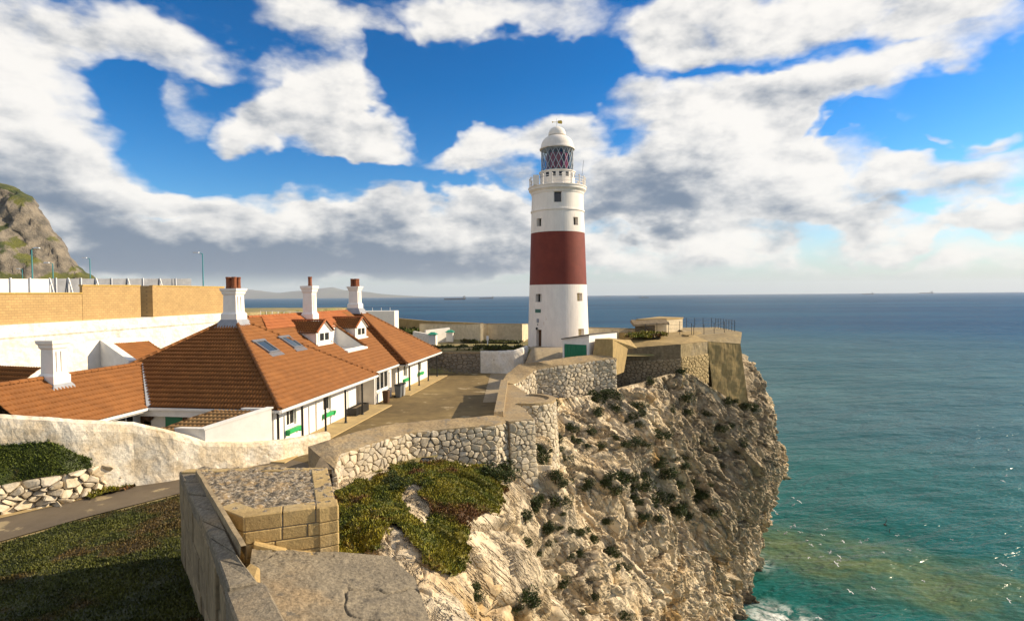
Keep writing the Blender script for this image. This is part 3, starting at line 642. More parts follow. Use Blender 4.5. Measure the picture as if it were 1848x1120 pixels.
# ------------------------------------------------------------------ foreground bastion of ashlar
fb = empty('ashlar_bastion', (-6, 14, 26), 'stepped fortress bastion of tan squared blocks with gravelly top in the foreground', 'bastion')
ZT = 29.0
T = [on(355, 843, ZT), on(591, 843, ZT), on(604, 898, ZT), on(611, 911, ZT), on(440, 933, ZT), on(394, 914, ZT)]
def rough_patch(pa, pb, n, m, mtl, name, parent, amp=.03, sc=5.0, seed=0, crack=0.):
    a = Path(pa); b = Path(pb); V = []
    for i in range(n + 1):
        p = a.get(a.L * i / n)[0]; q = b.get(b.L * i / n)[0]
        for k in range(m + 1): V.append(tuple(p.lerp(q, k / m)))
    V = np.array(V); q = V * sc + seed; e = fbm(q, 4, 3, .6) * amp + (ridged(q * .6, 2, 5) - .5) * amp * .6
    if crack: w = np.abs(fbm(V * .7 + seed, 3, 13)); e -= crack * np.clip(1 - w / .022, 0, 1)
    V[:, 2] += e
    return np_mesh(name, V, grid_faces(n + 1, m + 1), mtl, parent)
def rough_top(pts, z_of, mtl, name, parent, step=.09, amp=.03, sc=5.0, octv=3, edge=.25, seed=0):
    """rough level surface inside a plan polygon"""
    poly = np.array([(p.x, p.y) for p in pts]); x0, y0 = poly.min(0); x1, y1 = poly.max(0)
    n = int((x1 - x0) / step) + 2; m = int((y1 - y0) / step) + 2
    c = np.array([(p.x, p.y) for p in pts]); X, Y = np.meshgrid(np.linspace(x0, x1, n), np.linspace(y0, y1, m), indexing='ij'); X = X.ravel(); Y = Y.ravel()
    q = np.stack([X * sc, Y * sc, 0 * X + seed], -1); Z = np.array([z_of(x, y) for x, y in zip(X, Y)]) + fbm(q, octv, 3, .6) * amp + (ridged(q * .6, 2, 5) - .5) * amp * .6
    F = grid_faces(n, m); cc = np.stack([X, Y], -1)[F].mean(1); F = F[inside(poly, cc[:, 0], cc[:, 1])][:, ::-1]
    return np_mesh(name, np.stack([X, Y, Z], -1), F, mtl, parent)
M_GRAV = mat('pebbly_concrete', [(.44, .36, .25), (.15, .125, .09), (.46, .32, .16)], 9, .95, 1.0, 14, spots=((.55, .50, .42), 13, .58), dist=.05, vary=(.5, 20.), lo=.44, hi=.56)
M_SLAB = mat('weathered_slab', [(.31, .26, .18), (.23, .195, .14), (.38, .28, .16)], 1.3, .95, .9, 12, spots=((.14, .12, .09), 2.2, .58), dist=.05, vary=(.5, 13.))
M_BLOCKG = mat('grey_ashlar', [(.36, .28, .165), (.26, .20, .12)], 1.6, .95, .8, 10, rnd=.15, dist=.04, vary=(.35, 4.))
ctr = sum(T, Vector()) / len(T)
rough_patch([on(357, 843, ZT - .02), on(394, 914, ZT - .02), on(440, 931, ZT - .02)], [on(591, 843, ZT - .02), on(603, 895, ZT - .02), on(609, 909, ZT - .02)], 80, 80, M_GRAV, 'gravel_top', fb, .07, 5.0)
MB().prism([(ctr.x + (p.x - ctr.x) * .985, ctr.y + (p.y - ctr.y) * .985) for p in reversed(T)][::-1], 25.8, ZT - .07).build('core', M_SLAB, fb)
def ashlar_run(p0, p1, rows, parent, mtl, depth=.45, joint=.012, seed=0, wob=.015, bev=.018, skew=0.):
    """courses of squared blocks from p0 to p1 (top edge), rows = heights from the top down"""
    r = random.Random(seed); p0 = Vector(p0); p1 = Vector(p1); L = (p1 - p0).length; t = (p1 - p0) / L; th = Vector((t.x, t.y, 0)).normalized(); nrm = Vector((th.y, -th.x, 0)); z = 0
    for ri, h in enumerate(rows):
        x = -.3 * r.random() if ri else 0
        while x < L - .05:
            w = (.6 + .9 * r.random()) * (1.0 if h > .3 else .8); a = max(x, 0); e = min(x + w, L)
            if L - e < .25: e = L
            o = wob * (r.random() * 2 - 1); q0 = p0 + t * (a + joint); q1 = p0 + t * (e - joint)
            up = [q0 + nrm * o, q1 + nrm * (o + wob * .5 * r.random()), q1 - nrm * depth, q0 - nrm * depth]
            lo = [p + Vector((0, 0, -(z + h - joint))) for p in up]; hi = [p + Vector((0, 0, -(z + joint * .4))) for p in up]
            if e - a > .12: MB().hull8(lo, hi).build('block', mtl, parent, bevel=bev)
            x += w
            if e >= L: break
        z += h
fl, fr_ = on(440, 933, ZT), on(611, 911, ZT)
ashlar_run(on(394, 914, ZT + .01), fl + Vector((0, 0, .01)), (.36, .34, .4), fb, M_ASHLAR, seed=2)
ashlar_run(fl + Vector((0, 0, .012)), fr_ + Vector((0, 0, .012)), (.37, .30, .30, .4), fb, M_ASHLAR, seed=4)
ashlar_run(fr_, on(604, 898, ZT), (.37, .30, .30, .4), fb, M_ASHLAR, seed=6); ashlar_run(on(604, 898, ZT), on(591, 843, ZT), (.37, .32, .32, .4, .4, .4), fb, M_ASHLAR, seed=7)
# rim on the landward side: outer face of tall slabs, sloping coping, upright fin of stone
R0, R1, R2, R3 = on(323, 843, ZT + .02), on(377, 957, ZT - .02), on(411, 1051, ZT - .1), on(455, 1140, ZT - .1)
I0, I1, I2, I3 = on(357, 843, ZT), on(426, 991, ZT), on(466, 1046, ZT - .2), on(520, 1140, ZT - .2)
for k, (a, c, ia, ic) in enumerate(((R0, R1, I0, I1), (R1, R2, I1, I2))):
    n = 5 if k == 0 else 2
    for i in range(n):
        t0, t1 = i / n + .006, (i + 1) / n - .006
        q = [a.lerp(c, t0), a.lerp(c, t1), ia.lerp(ic, t1), ia.lerp(ic, t0)]; dz = Vector((0, 0, -.03 - .05 * random.random()))
        hi = [q[0] + dz * 2, q[1] + dz * 2, q[2] + dz, q[3] + dz]; MB().hull8([p + Vector((0, 0, -.34)) for p in hi], hi).build('coping_stone', M_SLAB, fb, bevel=.03)
ashlar_run(R0 + Vector((0, 0, -.36)), R1 + Vector((0, 0, -.36)), (.9, .8, .8), fb, M_BLOCKG, seed=11, wob=.02)
ashlar_run(R1 + Vector((0, 0, -.36)), R2 + Vector((0, 0, -.36)), (.9, .8, .8), fb, M_BLOCKG, seed=12, wob=.05)
ashlar_run(R2 + Vector((0, 0, -.3)), R3 + Vector((0, 0, -.3)), (.9, .8, .8), fb, M_BLOCKG, seed=13, wob=.02)
ashlar_run(R0.lerp(on(591, 843, ZT), .05) + Vector((0, 0, -.03)), on(591, 843, ZT - .02) + Vector((0, .02, 0)), (.4,), fb, M_ASHLAR, seed=14, depth=-.3)
fin = MB(); fr = []
for i in range(15):
    t = i / 14; p = on(357, 852, ZT).lerp(on(440, 990, ZT), t); d = (on(440, 990, ZT) - on(357, 852, ZT)); n = Vector((d.y, -d.x, 0)).normalized(); j = mnoise.noise(p * 3) * .04
    fr.append([p - n * .06 + Vector((0, 0, -.25)), p - n * .05 + Vector((0, 0, .07 + j)), p + n * .05 + Vector((0, 0, .08 + j)), p + n * .08 + Vector((0, 0, -.25))])
fin.grid(fr).build('stone_fin', M_BLOCKG, fb)
# lower step with its kerb and slab
def slab_z(x, y):
    return 28.35 - .20 * max(0, min(5, x + 6.0)) * .75 - .03
S = [on(456, 983, 28.33), on(520, 997, 28.05), on(603, 1006, 27.75), on(703, 1011, 27.6), on(745, 1040, 27.6), on(775, 1125, 27.6), on(800, 1300, 27.5), on(455, 1300, 28.2), on(440, 1060, 28.3)]
rough_patch([on(456, 983, 28.3), on(445, 1060, 28.25), on(455, 1300, 28.1)], [on(705, 1012, 27.62), on(748, 1040, 27.6), on(778, 1125, 27.6), on(810, 1300, 27.5)], 150, 150, M_SLAB, 'slab', fb, .032, 5.0, 4, .09)
MB().prism([(p.x, p.y) for p in reversed(S)][::-1], 25.5, [slab_z(p.x, p.y) - .16 for p in S]).build('slab_core', M_SLAB, fb)
for i, (a, c) in enumerate((((458, 980, 28.36), (518, 995, 28.08)), ((522, 996, 28.07), (601, 1006, 27.79)), ((606, 1006, 27.76), (702, 1012, 27.62)))):
    a = on(*a); c = on(*c); d = (c - a).normalized(); n = Vector((d.y, -d.x, 0)) * .15
    q = [a + n, c + n, c - n, a - n]; MB().hull8([p + Vector((0, 0, -.25)) for p in q], [p + Vector((0, 0, .07 - .02 * i)) for p in q]).build('kerb_stone', M_ASHLAR, fb, bevel=.03)
q = [on(405, 1062, 28.75), on(425, 1035, 28.75), on(480, 1062, 28.6), on(520, 1140, 28.6), on(440, 1160, 28.7)]
MB().prism([(p.x, p.y) for p in reversed(q)][::-1], 26.0, 28.72).build('merlon', M_SLAB, fb, bevel=.04)
q = [on(434, 1030, 28.6), on(452, 1012, 28.6), on(470, 1030, 28.5), on(462, 1056, 28.5)]
MB().prism([(p.x, p.y) for p in reversed(q)][::-1], 27.5, 28.6).build('broken_block', M_ASHLAR, fb, bevel=.05)
# ------------------------------------------------------------------ whitewashed boundary wall, dry-stone wall, roads
slab_wall('boundary_wall', [(-29, 21.2, 29.5), (-21.0, 23.3, 29.2), (-18.7, 24.3, 28.75), (-17.1, 25.5, 28.35), (-15.8, 26.2, 27.8), (-14.8, 27.0, 27.2), (-13.5, 28.0, 26.85), (-12.1, 29.2, 26.62), (-11.1, 30.7, 26.5), (-10.5, 31.8, 26.42)],
          .6, 25.2, M_LIMEW, 'weathered whitewashed rubble wall curving from the shrub bank to the cottage', 'wall', amp=.045)
DW = [on(-60, 884, 26.75), on(0, 876, 26.75), on(34, 869, 26.75), on(119, 855, 26.8), on(180, 838, 26.8), on(236, 834, 26.6), on(246, 850, 26.2)]
dw = empty('dry_stone_wall', (-18, 22, 26), 'loose dry-stone retaining wall along the road under the green bank', 'wall')
pd = Path(DW, 1, .12); core_face(dw, pd, 1.2, M_MORTAR, back=.5, inset=.08); stone_face(dw, pd, 1.2, .27, 1.5, .008, .15, seed=21, drop=.3, tilt=1.5)
def strip(name, left, right, mtl, dz, n=40, zfn=None):
    a = Path(left); c = Path(right); rows = []
    for i in range(n + 1):
        p = a.get(a.L * i / n)[0]; q = c.get(c.L * i / n)[0]; row = []
        for k in range(9):
            e = p.lerp(q, k / 8); e.z = (zfn(e.x, e.y) if zfn else e.z) + dz; row.append(e)
        rows.append(row)
    return tag(MB().grid(rows).build(name, mtl), kind='structure')
gz = lambda x, y: float(ground_h(np.array([x]), np.array([y]))[0])
strip('road', [on(-120, 1010, COURT), on(0, 978, COURT), on(150, 935, COURT), on(320, 892, COURT), on(430, 862, COURT), (-8.5, 27.2, COURT)], [on(-120, 955, COURT), on(0, 935, COURT), on(130, 905, COURT), on(250, 874, COURT), on(330, 858, COURT), on(440, 832, COURT), (-11.6, 29.3, COURT)], M_ROAD, .035)
strip('verge', [on(-120, 955, COURT), on(0, 937, COURT), on(130, 907, COURT), on(250, 876, COURT), on(330, 860, COURT)], [on(-120, 920, COURT), on(0, 915, COURT), on(130, 890, COURT), on(250, 860, COURT), on(330, 845, COURT)], M_SAND, .055)
ct = [(p.x + .1, p.y - .1) for p in W1I] + [(-.95, 33.2), (-.8, 45.5), (-.2, 48.5), (1.5, 50), (1.5, 58.5), (.4, 60.9), (-3.4, 61.6), (-14, 62.5), (-24, 62), (-30, 30), (-14, 27), (-11.3, 28.2)]
b = MB(); 
tag(b.add([(x, y, COURT + .03 if y < 47 else COURT + .03) for x, y in ct], [tuple(range(len(ct)))]).build('courtyard', M_ASPH), kind='structure')
ra_ = np.array([(-2.4, 44.5), (-.9, 44.5), (-.75, 46)] + [(p.x - .1, p.y + .1) for p in W2I[1:]] + [(9.5, 55), (12, 60), (12, 66), (-1, 66), (1.2, 62.5), (.6, 60.6), (-2.4, 61)])
xs = np.arange(-2.6, 13, .25); ys = np.arange(44.5, 66.2, .25); X, Y = np.meshgrid(xs, ys, indexing='ij'); Vr = np.stack([X.ravel(), Y.ravel(), ground_h(X.ravel(), Y.ravel()) + .05], -1); Fr = grid_faces(len(xs), len(ys))[:, ::-1]
cc = Vr[Fr].mean(1); tag(np_mesh('ramp', Vr, Fr[inside(ra_, cc[:, 0], cc[:, 1])], mat('ramp_concrete', [(.40, .32, .20), (.33, .26, .165), (.36, .31, .23)], .5, .92, .5, 9, spots=((.25, .20, .14), .9, .58), dist=.03, vary=(.3, 3.))), kind='structure')
# ------------------------------------------------------------------ keepers' cottage
HA = Vector((.149, .989, 0)).normalized(); HB = Vector((-HA.y, HA.x, 0)); HO = Vector((-12.0, 29.2, 0)); EAVE = 28.2; FL = COURT
def hf(p): return HO + HA * p[0] + HB * p[1] + Vector((0, 0, p[2]))      # house frame: a along the front, b back from the eave, z
ht = empty('cottage', hf((15, 6, FL)), 'long white cottage with brown tiled hipped roofs and veranda posts', 'house')
def tile_plane(name, o, e, up, rng, L, mtl, parent, rib=.185, row=.35, skip=None, seg=4, hgt=.075, lift=.022):
    """rows of rolled tiles on a roof plane. o origin at the eave, e along the eave, up the slope (unit vectors); rng(y) -> (x0, x1)"""
    o = Vector(o); e = Vector(e).normalized(); up = Vector(up).normalized(); nn = e.cross(up); nn = nn if nn.z > 0 else -nn
    V = []; F = []; O = np.array(o); E = np.array(e); U = np.array(up); Nn = np.array(nn); k = 0; nrow = int(math.ceil(L / row))
    for i in range(nrow):
        y0, y1 = i * row, min((i + 1) * row + .04, L); a0, b0 = rng(y0); a1, b1 = rng(min(y1, L)); lo = min(a0, a1); hi = max(b0, b1)
        if hi - lo < .05: continue
        xs = np.arange(math.floor(lo / rib) * rib, hi + rib, rib / seg); x0 = np.clip(xs, a0, b0); x1 = np.clip(xs, a1, b1)
        ph = (xs / rib) % 1.0; w = hgt * np.where(ph < .62, np.sin(np.pi * ph / .62), 0.0) + .004 * np.sin(xs * 7.1 + i * 2.3)
        lf = lift + .006 * math.sin(i * 12.9)
        r0 = O + np.outer(x0, E) + y0 * U + np.outer(w + lf - lift * .9 - .01, Nn); r1 = O + np.outer(x0, E) + (y0 - .02) * U + np.outer(w + lf, Nn); r2 = O + np.outer(x1, E) + y1 * U + np.outer(w, Nn)
        n = len(xs); V += [r0, r1, r2]; j = np.arange(n - 1)
        if skip is not None:
            cx = (x0[:-1] + x0[1:]) / 2; j = j[~np.array([skip(c, (y0 + y1) / 2) for c in cx])]
        ok = (x1[j + 1] - x1[j] > 1e-4) | (x0[j + 1] - x0[j] > 1e-4); j = j[ok]
        F += [np.stack([k + j, k + j + 1, k + n + j + 1, k + n + j], -1), np.stack([k + n + j, k + n + j + 1, k + 2 * n + j + 1, k + 2 * n + j], -1)]; k += 3 * n
    ob = np_mesh(name, np.concatenate(V), np.concatenate(F), mtl, parent); return tag(ob, kind='stuff')
def roof_face(parent, p0, p1, q1, q0, mtl, name='roof_tiles', skip=None, rib=.185, row=.35):
    """tiles on the quad eave p0->p1, ridge q0->q1 (house frame); q0 == q1 gives a triangle"""
    P0, P1, Q0, Q1 = [hf(p) for p in (p0, p1, q0, q1)]; e = (P1 - P0); W = e.length; e.normalize(); up = (Q0 - P0) - e * (Q0 - P0).dot(e); L = up.length; up.normalize()
    xa = (Q0 - P0).dot(e); xb = (Q1 - P0).dot(e)
    b = MB(); nn = e.cross(up); nn = nn if nn.z > 0 else -nn
    if skip is None: b.add([P0 - nn * .03, P1 - nn * .03, Q1 - nn * .03] + ([Q0 - nn * .03] if (Q0 - Q1).length > .01 else []), [tuple(range(4 if (Q0 - Q1).length > .01 else 3))]); b.build('roof_deck', M_WOOD, parent)
    return tile_plane(name, P0, e, up, lambda y: (xa * y / L, W + (xb - W) * y / L), L, mtl, parent, rib, row, skip)
_ridge = {}
def ridge_line(parent, a, b, mtl, r=.115, step=.42, name='ridge_tile', world=False):
    a = Vector(a) if world else hf(a); b = Vector(b) if world else hf(b); d = b - a; n = max(1, round(d.length / step)); s = d.length / n
    key = (mtl.name, round(s, 3), r)
    if key not in _ridge:
        m = MB(); k = 9; vs = []
        for (z, rr) in ((-.02, r * 1.06), (s * .5, r), (s + .03, r * .95)):
            for i in range(k): t = math.pi * (i / (k - 1) * 1.16 - .08); vs.append((rr * math.cos(t), rr * math.sin(t), z))
        m.add(vs, [(c * k + i, c * k + i + 1, (c + 1) * k + i + 1, (c + 1) * k + i) for c in (0, 1) for i in range(k - 1)] + [tuple(range(k))])
        me = bpy.data.meshes.new(name); me.from_pydata([tuple(v) for v in m.v], [], m.f); me.update(); me.materials.append(mtl); me.polygons.foreach_set('use_smooth', [True] * len(me.polygons)); _ridge[key] = me
    z = d.normalized(); y = Vector((0, 0, 1)) - z * z.z; y.normalize(); x = y.cross(z); R = Matrix((x, y, z)).transposed()
    for i in range(n):
        o = bpy.data.objects.new(name, _ridge[key]); COL.objects.link(o); o.parent = parent; o.location = a + z * (s * i) - WL[parent.name] + Vector((0, 0, .02)); o.rotation_euler = R.to_euler()
PW, PD, AP = 13.1, 14.0, 32.7; F0, F1 = 19.8, 30.5
def pavilion(a0, a1, ap, apb=7.0):
    am = (a0 + a1) / 2; A_ = (am, apb, ap); e = EAVE
    roof_face(ht, (a0, 0, e), (a1, 0, e), A_, A_, M_TILE)
    roof_face(ht, (a0, PD, e), (a0, 0, e), A_, A_, M_TILE)
    roof_face(ht, (a1, 0, e), (a1, PD, e), A_, A_, M_TILE)
    roof_face(ht, (a1, PD, e), (a0, PD, e), A_, A_, M_TILE)
    for c in ((a0, 0, e), (a1, 0, e), (a0, PD, e), (a1, PD, e)): ridge_line(ht, (c[0], c[1], c[2] + .03), (A_[0], A_[1], A_[2] + .03), M_TILE)
    return A_
A0 = pavilion(0, PW, AP); A1 = pavilion(F0, F1, AP + .2)
# middle range with a terrace cut into the slope
m0, m1, mb, mr, mz = PW - 4.8, F0 + 4.6, .75, 7.4, 32.62
ms = math.hypot(mr - mb, mz - EAVE)
TC = (14.5 - m0, 18.1 - m0, 2.95, 5.9)                                  # terrace opening in roof coordinates (x0, x1, y0, y1)
skipf = lambda x, y: TC[0] < x < TC[1] and TC[2] < y < TC[3]
roof_face(ht, (m0, mb, EAVE), (m1, mb, EAVE), (m1, mr, mz), (m0, mr, mz), M_TILE, skip=skipf)
roof_face(ht, (m1, 14.0, EAVE), (m0, 14.0, EAVE), (m0, mr, mz), (m1, mr, mz), M_TILE)
ridge_line(ht, (m0 + .3, mr, mz + .03), (m1 - .3, mr, mz + .03), M_TILEN)
def rp(a, y, up=0.0):                                                     # point on the middle roof slope
    t = y / ms; return Vector((a, mb + (mr - mb) * t, EAVE + (mz - EAVE) * t + up))
# patch of newer, brighter tiles below the ridge
P0 = hf(rp(m0 + 1.2, ms - 1.55)); P1 = hf(rp(m1 - 2.2, ms - 1.55)); e = (P1 - P0).normalized(); up = (hf(rp(m0, ms)) - hf(rp(m0, ms - 1))).normalized()
nn = e.cross(up); nn = nn if nn.z > 0 else -nn
tile_plane('new_roof_tiles', P0 + nn * .05, e, up, lambda y: (-.8 + .9 * y, (P1 - P0).length + .4), 1.5, M_TILEN, ht)
P2 = hf(rp(14.6, ms - 2.15)); tile_plane('new_roof_tiles', P2 + nn * .05, e, up, lambda y: (0, 3.8), .65, M_TILEN, ht)
# terrace walls and floor
t0 = rp(m0 + TC[0], TC[2]); t1 = rp(m0 + TC[0], TC[3]); ax0, ax1 = m0 + TC[0], m0 + TC[1]; zf = t0.z - .02
tr = MB(hf); tr.box((ax1 - .06, t0.y, zf - .2), (ax1, t1.y + .1, t0.z)); 
tr.add([(ax1, t0.y, zf), (ax1, t1.y, zf), (ax1, t1.y, t1.z + .05), (ax1, t0.y, t0.z + .05)], [(0, 1, 2, 3)]); tr.add([(ax0, t0.y, zf), (ax0, t1.y, zf), (ax0, t1.y, t1.z + .05), (ax0, t0.y, t0.z + .05)], [(0, 1, 2, 3)])
tr.add([(ax0, t1.y, zf), (ax1, t1.y, zf), (ax1, t1.y, t1.z + .15), (ax0, t1.y, t1.z + .15)], [(0, 1, 2, 3)]); tr.build('terrace_wall', M_WHITE, ht)
MB(hf).box((ax0, t0.y - .1, zf - .1), (ax1, t1.y, zf)).build('terrace_floor', M_LEAD, ht)
MB(hf).hull8([(ax0 - .1, t0.y - .34, t0.z - .16), (ax1 + .1, t0.y - .34, t0.z - .16), (ax1 + .1, t0.y, t0.z - .05), (ax0 - .1, t0.y, t0.z - .05)], [(ax0 - .1, t0.y - .36, t0.z - .02), (ax1 + .1, t0.y - .36, t0.z - .02), (ax1 + .1, t0.y, t0.z + .10), (ax0 - .1, t0.y, t0.z + .10)]).build('terrace_sill', M_WHITE, ht)
ridge_line(ht, (ax1 + .05, t0.y - .2, t0.z + .05), (ax1 + .05, t1.y + .2, t1.z + .22), M_TILE)
dr = MB(hf); dr.box((ax0 + .5, t1.y - .05, zf), (ax0 + 1.5, t1.y - .02, zf + 1.7)); dr.build('terrace_door', M_GLASSD, ht)
# dormers
def window(parent, frame, x0, x1, z0, z1, y, n=1, fw=.06, mtl=None, out=-1, name='window', deep=.05):
    """window in a wall facing -b (local x, z in plane; y = wall plane); frame proud, panes recessed"""
    w = MB(frame)
    w.box((x0, y - .03, z0), (x1, y + .02, z0 + fw)); w.box((x0, y - .03, z1 - fw), (x1, y + .02, z1))
    for i in range(n + 1):
        c = x0 + (x1 - x0 - fw) * i / n; w.box((c, y - .032, z0 + fw), (c + fw, y + .018, z1 - fw))
    o = w.build(name, mtl or M_WHITE, parent)
    for i in range(n):
        a = x0 + (x1 - x0 - fw) * i / n + fw; c = x0 + (x1 - x0 - fw) * (i + 1) / n
        MB(frame).box((a, y - .01, z0 + fw), (c, y + .01, z1 - fw)).build('pane', M_GLASSD, o)
    return o
def dormer(ac, y0, w=2.3, hh=1.02, rise=.72):
    """gabled dormer facing the front; ac centre along a, y0 slope distance of its sill"""
    d = bpy.data.objects.new('dormer', None); COL.objects.link(d); d.parent = ht; WL[d.name] = WL[ht.name]
    s = rp(ac, y0); b0 = s.y; z0 = s.z; slope = (mz - EAVE) / (mr - mb); bt = lambda z: b0 + (z - z0) / slope
    x0, x1 = ac - w / 2, ac + w / 2; zt = z0 + hh; za = zt + rise
    g = MB(hf); g.add([(x0, b0, z0 - .1), (x1, b0, z0 - .1), (x1, b0, zt), (ac, b0, za), (x0, b0, zt)], [(0, 1, 2, 3, 4)]); g.build('gable', M_WHITE, d)
    g = MB(hf); g.add([(x0, b0, z0), (x0, b0, zt), (x0, bt(zt) + .2, zt + .05), (x0, b0 + .02, z0 - .05)], [(0, 1, 2)]); g.add([(x1, b0, z0), (x1, b0, zt), (x1, bt(zt) + .2, zt + .05)], [(0, 1, 2)]); g.build('cheek', M_WHITE, d)
    ov = .14
    for sgn in (-1, 1):
        ex = ac + sgn * (w / 2 + ov); ez = zt - ov * rise / (w / 2); P = [(ex, b0 - .15, ez), (ex, bt(ez) + .1, ez), (ac, bt(za) + .1, za + .02), (ac, b0 - .15, za + .02)]
        W = [hf(p) for p in P]; e = (W[1] - W[0]).normalized(); up = (W[3] - W[0]) - e * (W[3] - W[0]).dot(e); L = up.length; Lb, Lt = (W[1] - W[0]).length, (W[2] - W[3]).length
        tile_plane('dormer_tiles', W[0], e, up, lambda y: (0, Lb + (Lt - Lb) * y / L), L, M_TILEN if 0 else M_TILE, d, rib=.20, row=.28, hgt=.05)
        bd = MB(); nn = e.cross(up).normalized(); nn = nn if nn.z > 0 else -nn; bd.add([p - nn * .04 for p in W], [(0, 1, 2, 3)]); bd.build('dormer_deck', M_WHITE, d)
        ridge_line(d, W[0] + nn * .06, W[3] + nn * .06, M_TILEN, r=.08, step=.3, name='verge_tile', world=True)
    ridge_line(d, (ac, b0 - .12, za + .06), (ac, bt(za), za + .06), M_TILEN, r=.1, step=.3)
    window(d, hf, x0 + .3, x1 - .3, z0 + .2, z0 + 1.0, b0 - .012, 2, .13)
    MB(hf).box((x0 - .05, b0 - .16, z0 - .02), (x1 + .05, b0, z0 + .09)).build('sill', M_WHITE, d)
dormer(13.0, 4.05); dormer(19.65, 4.0)
# skylights on the near slope
def skylight(ac, y0, w=1.15, l=1.3):
    L = math.hypot(7, AP - EAVE); f = lambda x, y, h: hf((ac + x, 7 * (y0 + y) / L - h * (AP - EAVE) / L, EAVE + (AP - EAVE) * (y0 + y) / L + h * 7 / L))
    def fr2(p): return f(p.x, p.y, p.z)
    b = MB(fr2); fw = .1
    b.box((-w/2 - .12, -.35, .03), (w/2 + .12, 0, .08)); b.box((-w/2, 0, .03), (-w/2 + fw, l, .15)); b.box((w/2 - fw, 0, .03), (w/2, l, .15)); b.box((-w/2, 0, .03), (w/2, fw, .14)); b.box((-w/2 - .1, l - fw * 1.4, .03), (w/2 + .1, l + .05, .16))
    o = b.build('skylight', M_GREY, ht); MB(fr2).box((-w/2 + fw, fw, .05), (w/2 - fw, l - fw, .10)).build('pane', M_SKYG, o)
M_SKYG = flat('skylight_glass', (.05, .07, .09), .06, .7)
skylight(5.55, 4.35); skylight(8.5, 4.4)
# chimneys
def chimney(a, b_, z0, zt, wa=1.25, wb=1.0, pots=4, name='chimney', parent=None):
    P = hf((a, b_, 0)); fr = lambda p: hf((a + p.x, b_ + p.y, p.z)); c = MB(fr)
    def ring(zz0, zz1, g0, g1): c.hull8([(-wa/2-g0, -wb/2-g0, zz0), (wa/2+g0, -wb/2-g0, zz0), (wa/2+g0, wb/2+g0, zz0), (-wa/2-g0, wb/2+g0, zz0)], [(-wa/2-g1, -wb/2-g1, zz1), (wa/2+g1, -wb/2-g1, zz1), (wa/2+g1, wb/2+g1, zz1), (-wa/2-g1, wb/2+g1, zz1)])
    H = zt - z0; ring(z0, z0 + H * .22, .10, .10); ring(z0 + H * .22, z0 + H * .28, .10, 0); ring(z0 + H * .28, z0 + H * .80, 0, -.02); ring(z0 + H * .80, z0 + H * .84, -.02, .05); ring(z0 + H * .84, z0 + H * .90, .04, .06); ring(z0 + H * .90, z0 + H * .93, .06, .11); ring(z0 + H * .93, zt, .12, .14)
    for sgn in (-1, 1):
        c.box((-wa * .28, sgn * (wb/2 + .02) - .02, z0 + H * .32), (-wa * .06, sgn * (wb/2 + .02) + .02, z0 + H * .76)); c.box((wa * .06, sgn * (wb/2 + .02) - .02, z0 + H * .32), (wa * .28, sgn * (wb/2 + .02) + .02, z0 + H * .76))
    o = c.build(name, M_WHITE, parent or ht)
    f = MB(fr); f.hull8([(-wa/2 - .45, -wb/2 - .45, z0 - .42), (wa/2 + .45, -wb/2 - .45, z0 - .42), (wa/2 + .45, wb/2 + .45, z0 - .42), (-wa/2 - .45, wb/2 + .45, z0 - .42)], [(-wa/2 - .12, -wb/2 - .12, z0 + .12), (wa/2 + .12, -wb/2 - .12, z0 + .12), (wa/2 + .12, wb/2 + .12, z0 + .12), (-wa/2 - .12, wb/2 + .12, z0 + .12)]); f.build('flashing', M_LEAD, o)
    for i in range(pots):
        x = (i % 2 - .5) * .42 if pots > 1 else .1; y = (i // 2 - .5) * .40 if pots > 1 else 0; p = fr(Vector((x, y, zt)))
        MB().lathe(p, [(.15, -.02), (.16, .1), (.145, .16), (.145, .62), (.165, .66), (.165, .74), (.11, .74), (.11, .5)], 16).build('chimney_pot', M_POT, o, smooth=False)
    return o
chimney(A0[0], A0[1], AP - .2, AP + 1.9, .9, .9, 4)
chimney(15.6, 6.6, 32.0, 34.9, .78, .8, 1)
chimney(A1[0], A1[1], AP + .1, AP + 2.3, .92, .92, 4)
# ------------------------------------------------------------------ walls, windows, veranda of the front
WB = 1.2
def wall_with_holes(name, parent, frame, x0, x1, z0, z1, y, holes, depth=.28, mtl=None):
    """wall facing -y with real openings and reveals; holes = (xa, xb, za, zb)"""
    b = MB(frame); xs = sorted({x0, x1, *[h[0] for h in holes], *[h[1] for h in holes]}); zs = sorted({z0, z1, *[h[2] for h in holes], *[h[3] for h in holes]})
    for i in range(len(xs) - 1):
        for j in range(len(zs) - 1):
            cx, cz = (xs[i] + xs[i+1]) / 2, (zs[j] + zs[j+1]) / 2
            if any(h[0] < cx < h[1] and h[2] < cz < h[3] for h in holes): continue
            b.quad((xs[i], y, zs[j]), (xs[i+1], y, zs[j]), (xs[i+1], y, zs[j+1]), (xs[i], y, zs[j+1]))
    for xa, xb, za, zb in holes:
        b.quad((xa, y, za), (xa, y + depth, za), (xa, y + depth, zb), (xa, y, zb)); b.quad((xb, y, za), (xb, y, zb), (xb, y + depth, zb), (xb, y + depth, za))
        b.quad((xa, y, zb), (xa, y + depth, zb), (xb, y + depth, zb), (xb, y, zb)); b.quad((xa, y, za), (xb, y, za), (xb, y + depth, za), (xa, y + depth, za))
    return b.build(name, mtl or M_WHITE, parent)
def house_window(xa, xb, za, zb, y, n=2, box=True):
    window(ht, hf, xa, xb, za, zb, y + .16, n, .07)
    if box:
        o = MB(hf).box((xa - .15, y - .26, za - .34), (xb + .2, y + .0, za - .14)).build('window_box', M_GREEN, ht)
        for k in (0, 1): 
            c = xa - .15 + k * (xb - xa + .2); MB(hf).box((c, y - .22, za - .45), (c + .1, y + .0, za - .34)).build('bracket', M_GREEN, o)
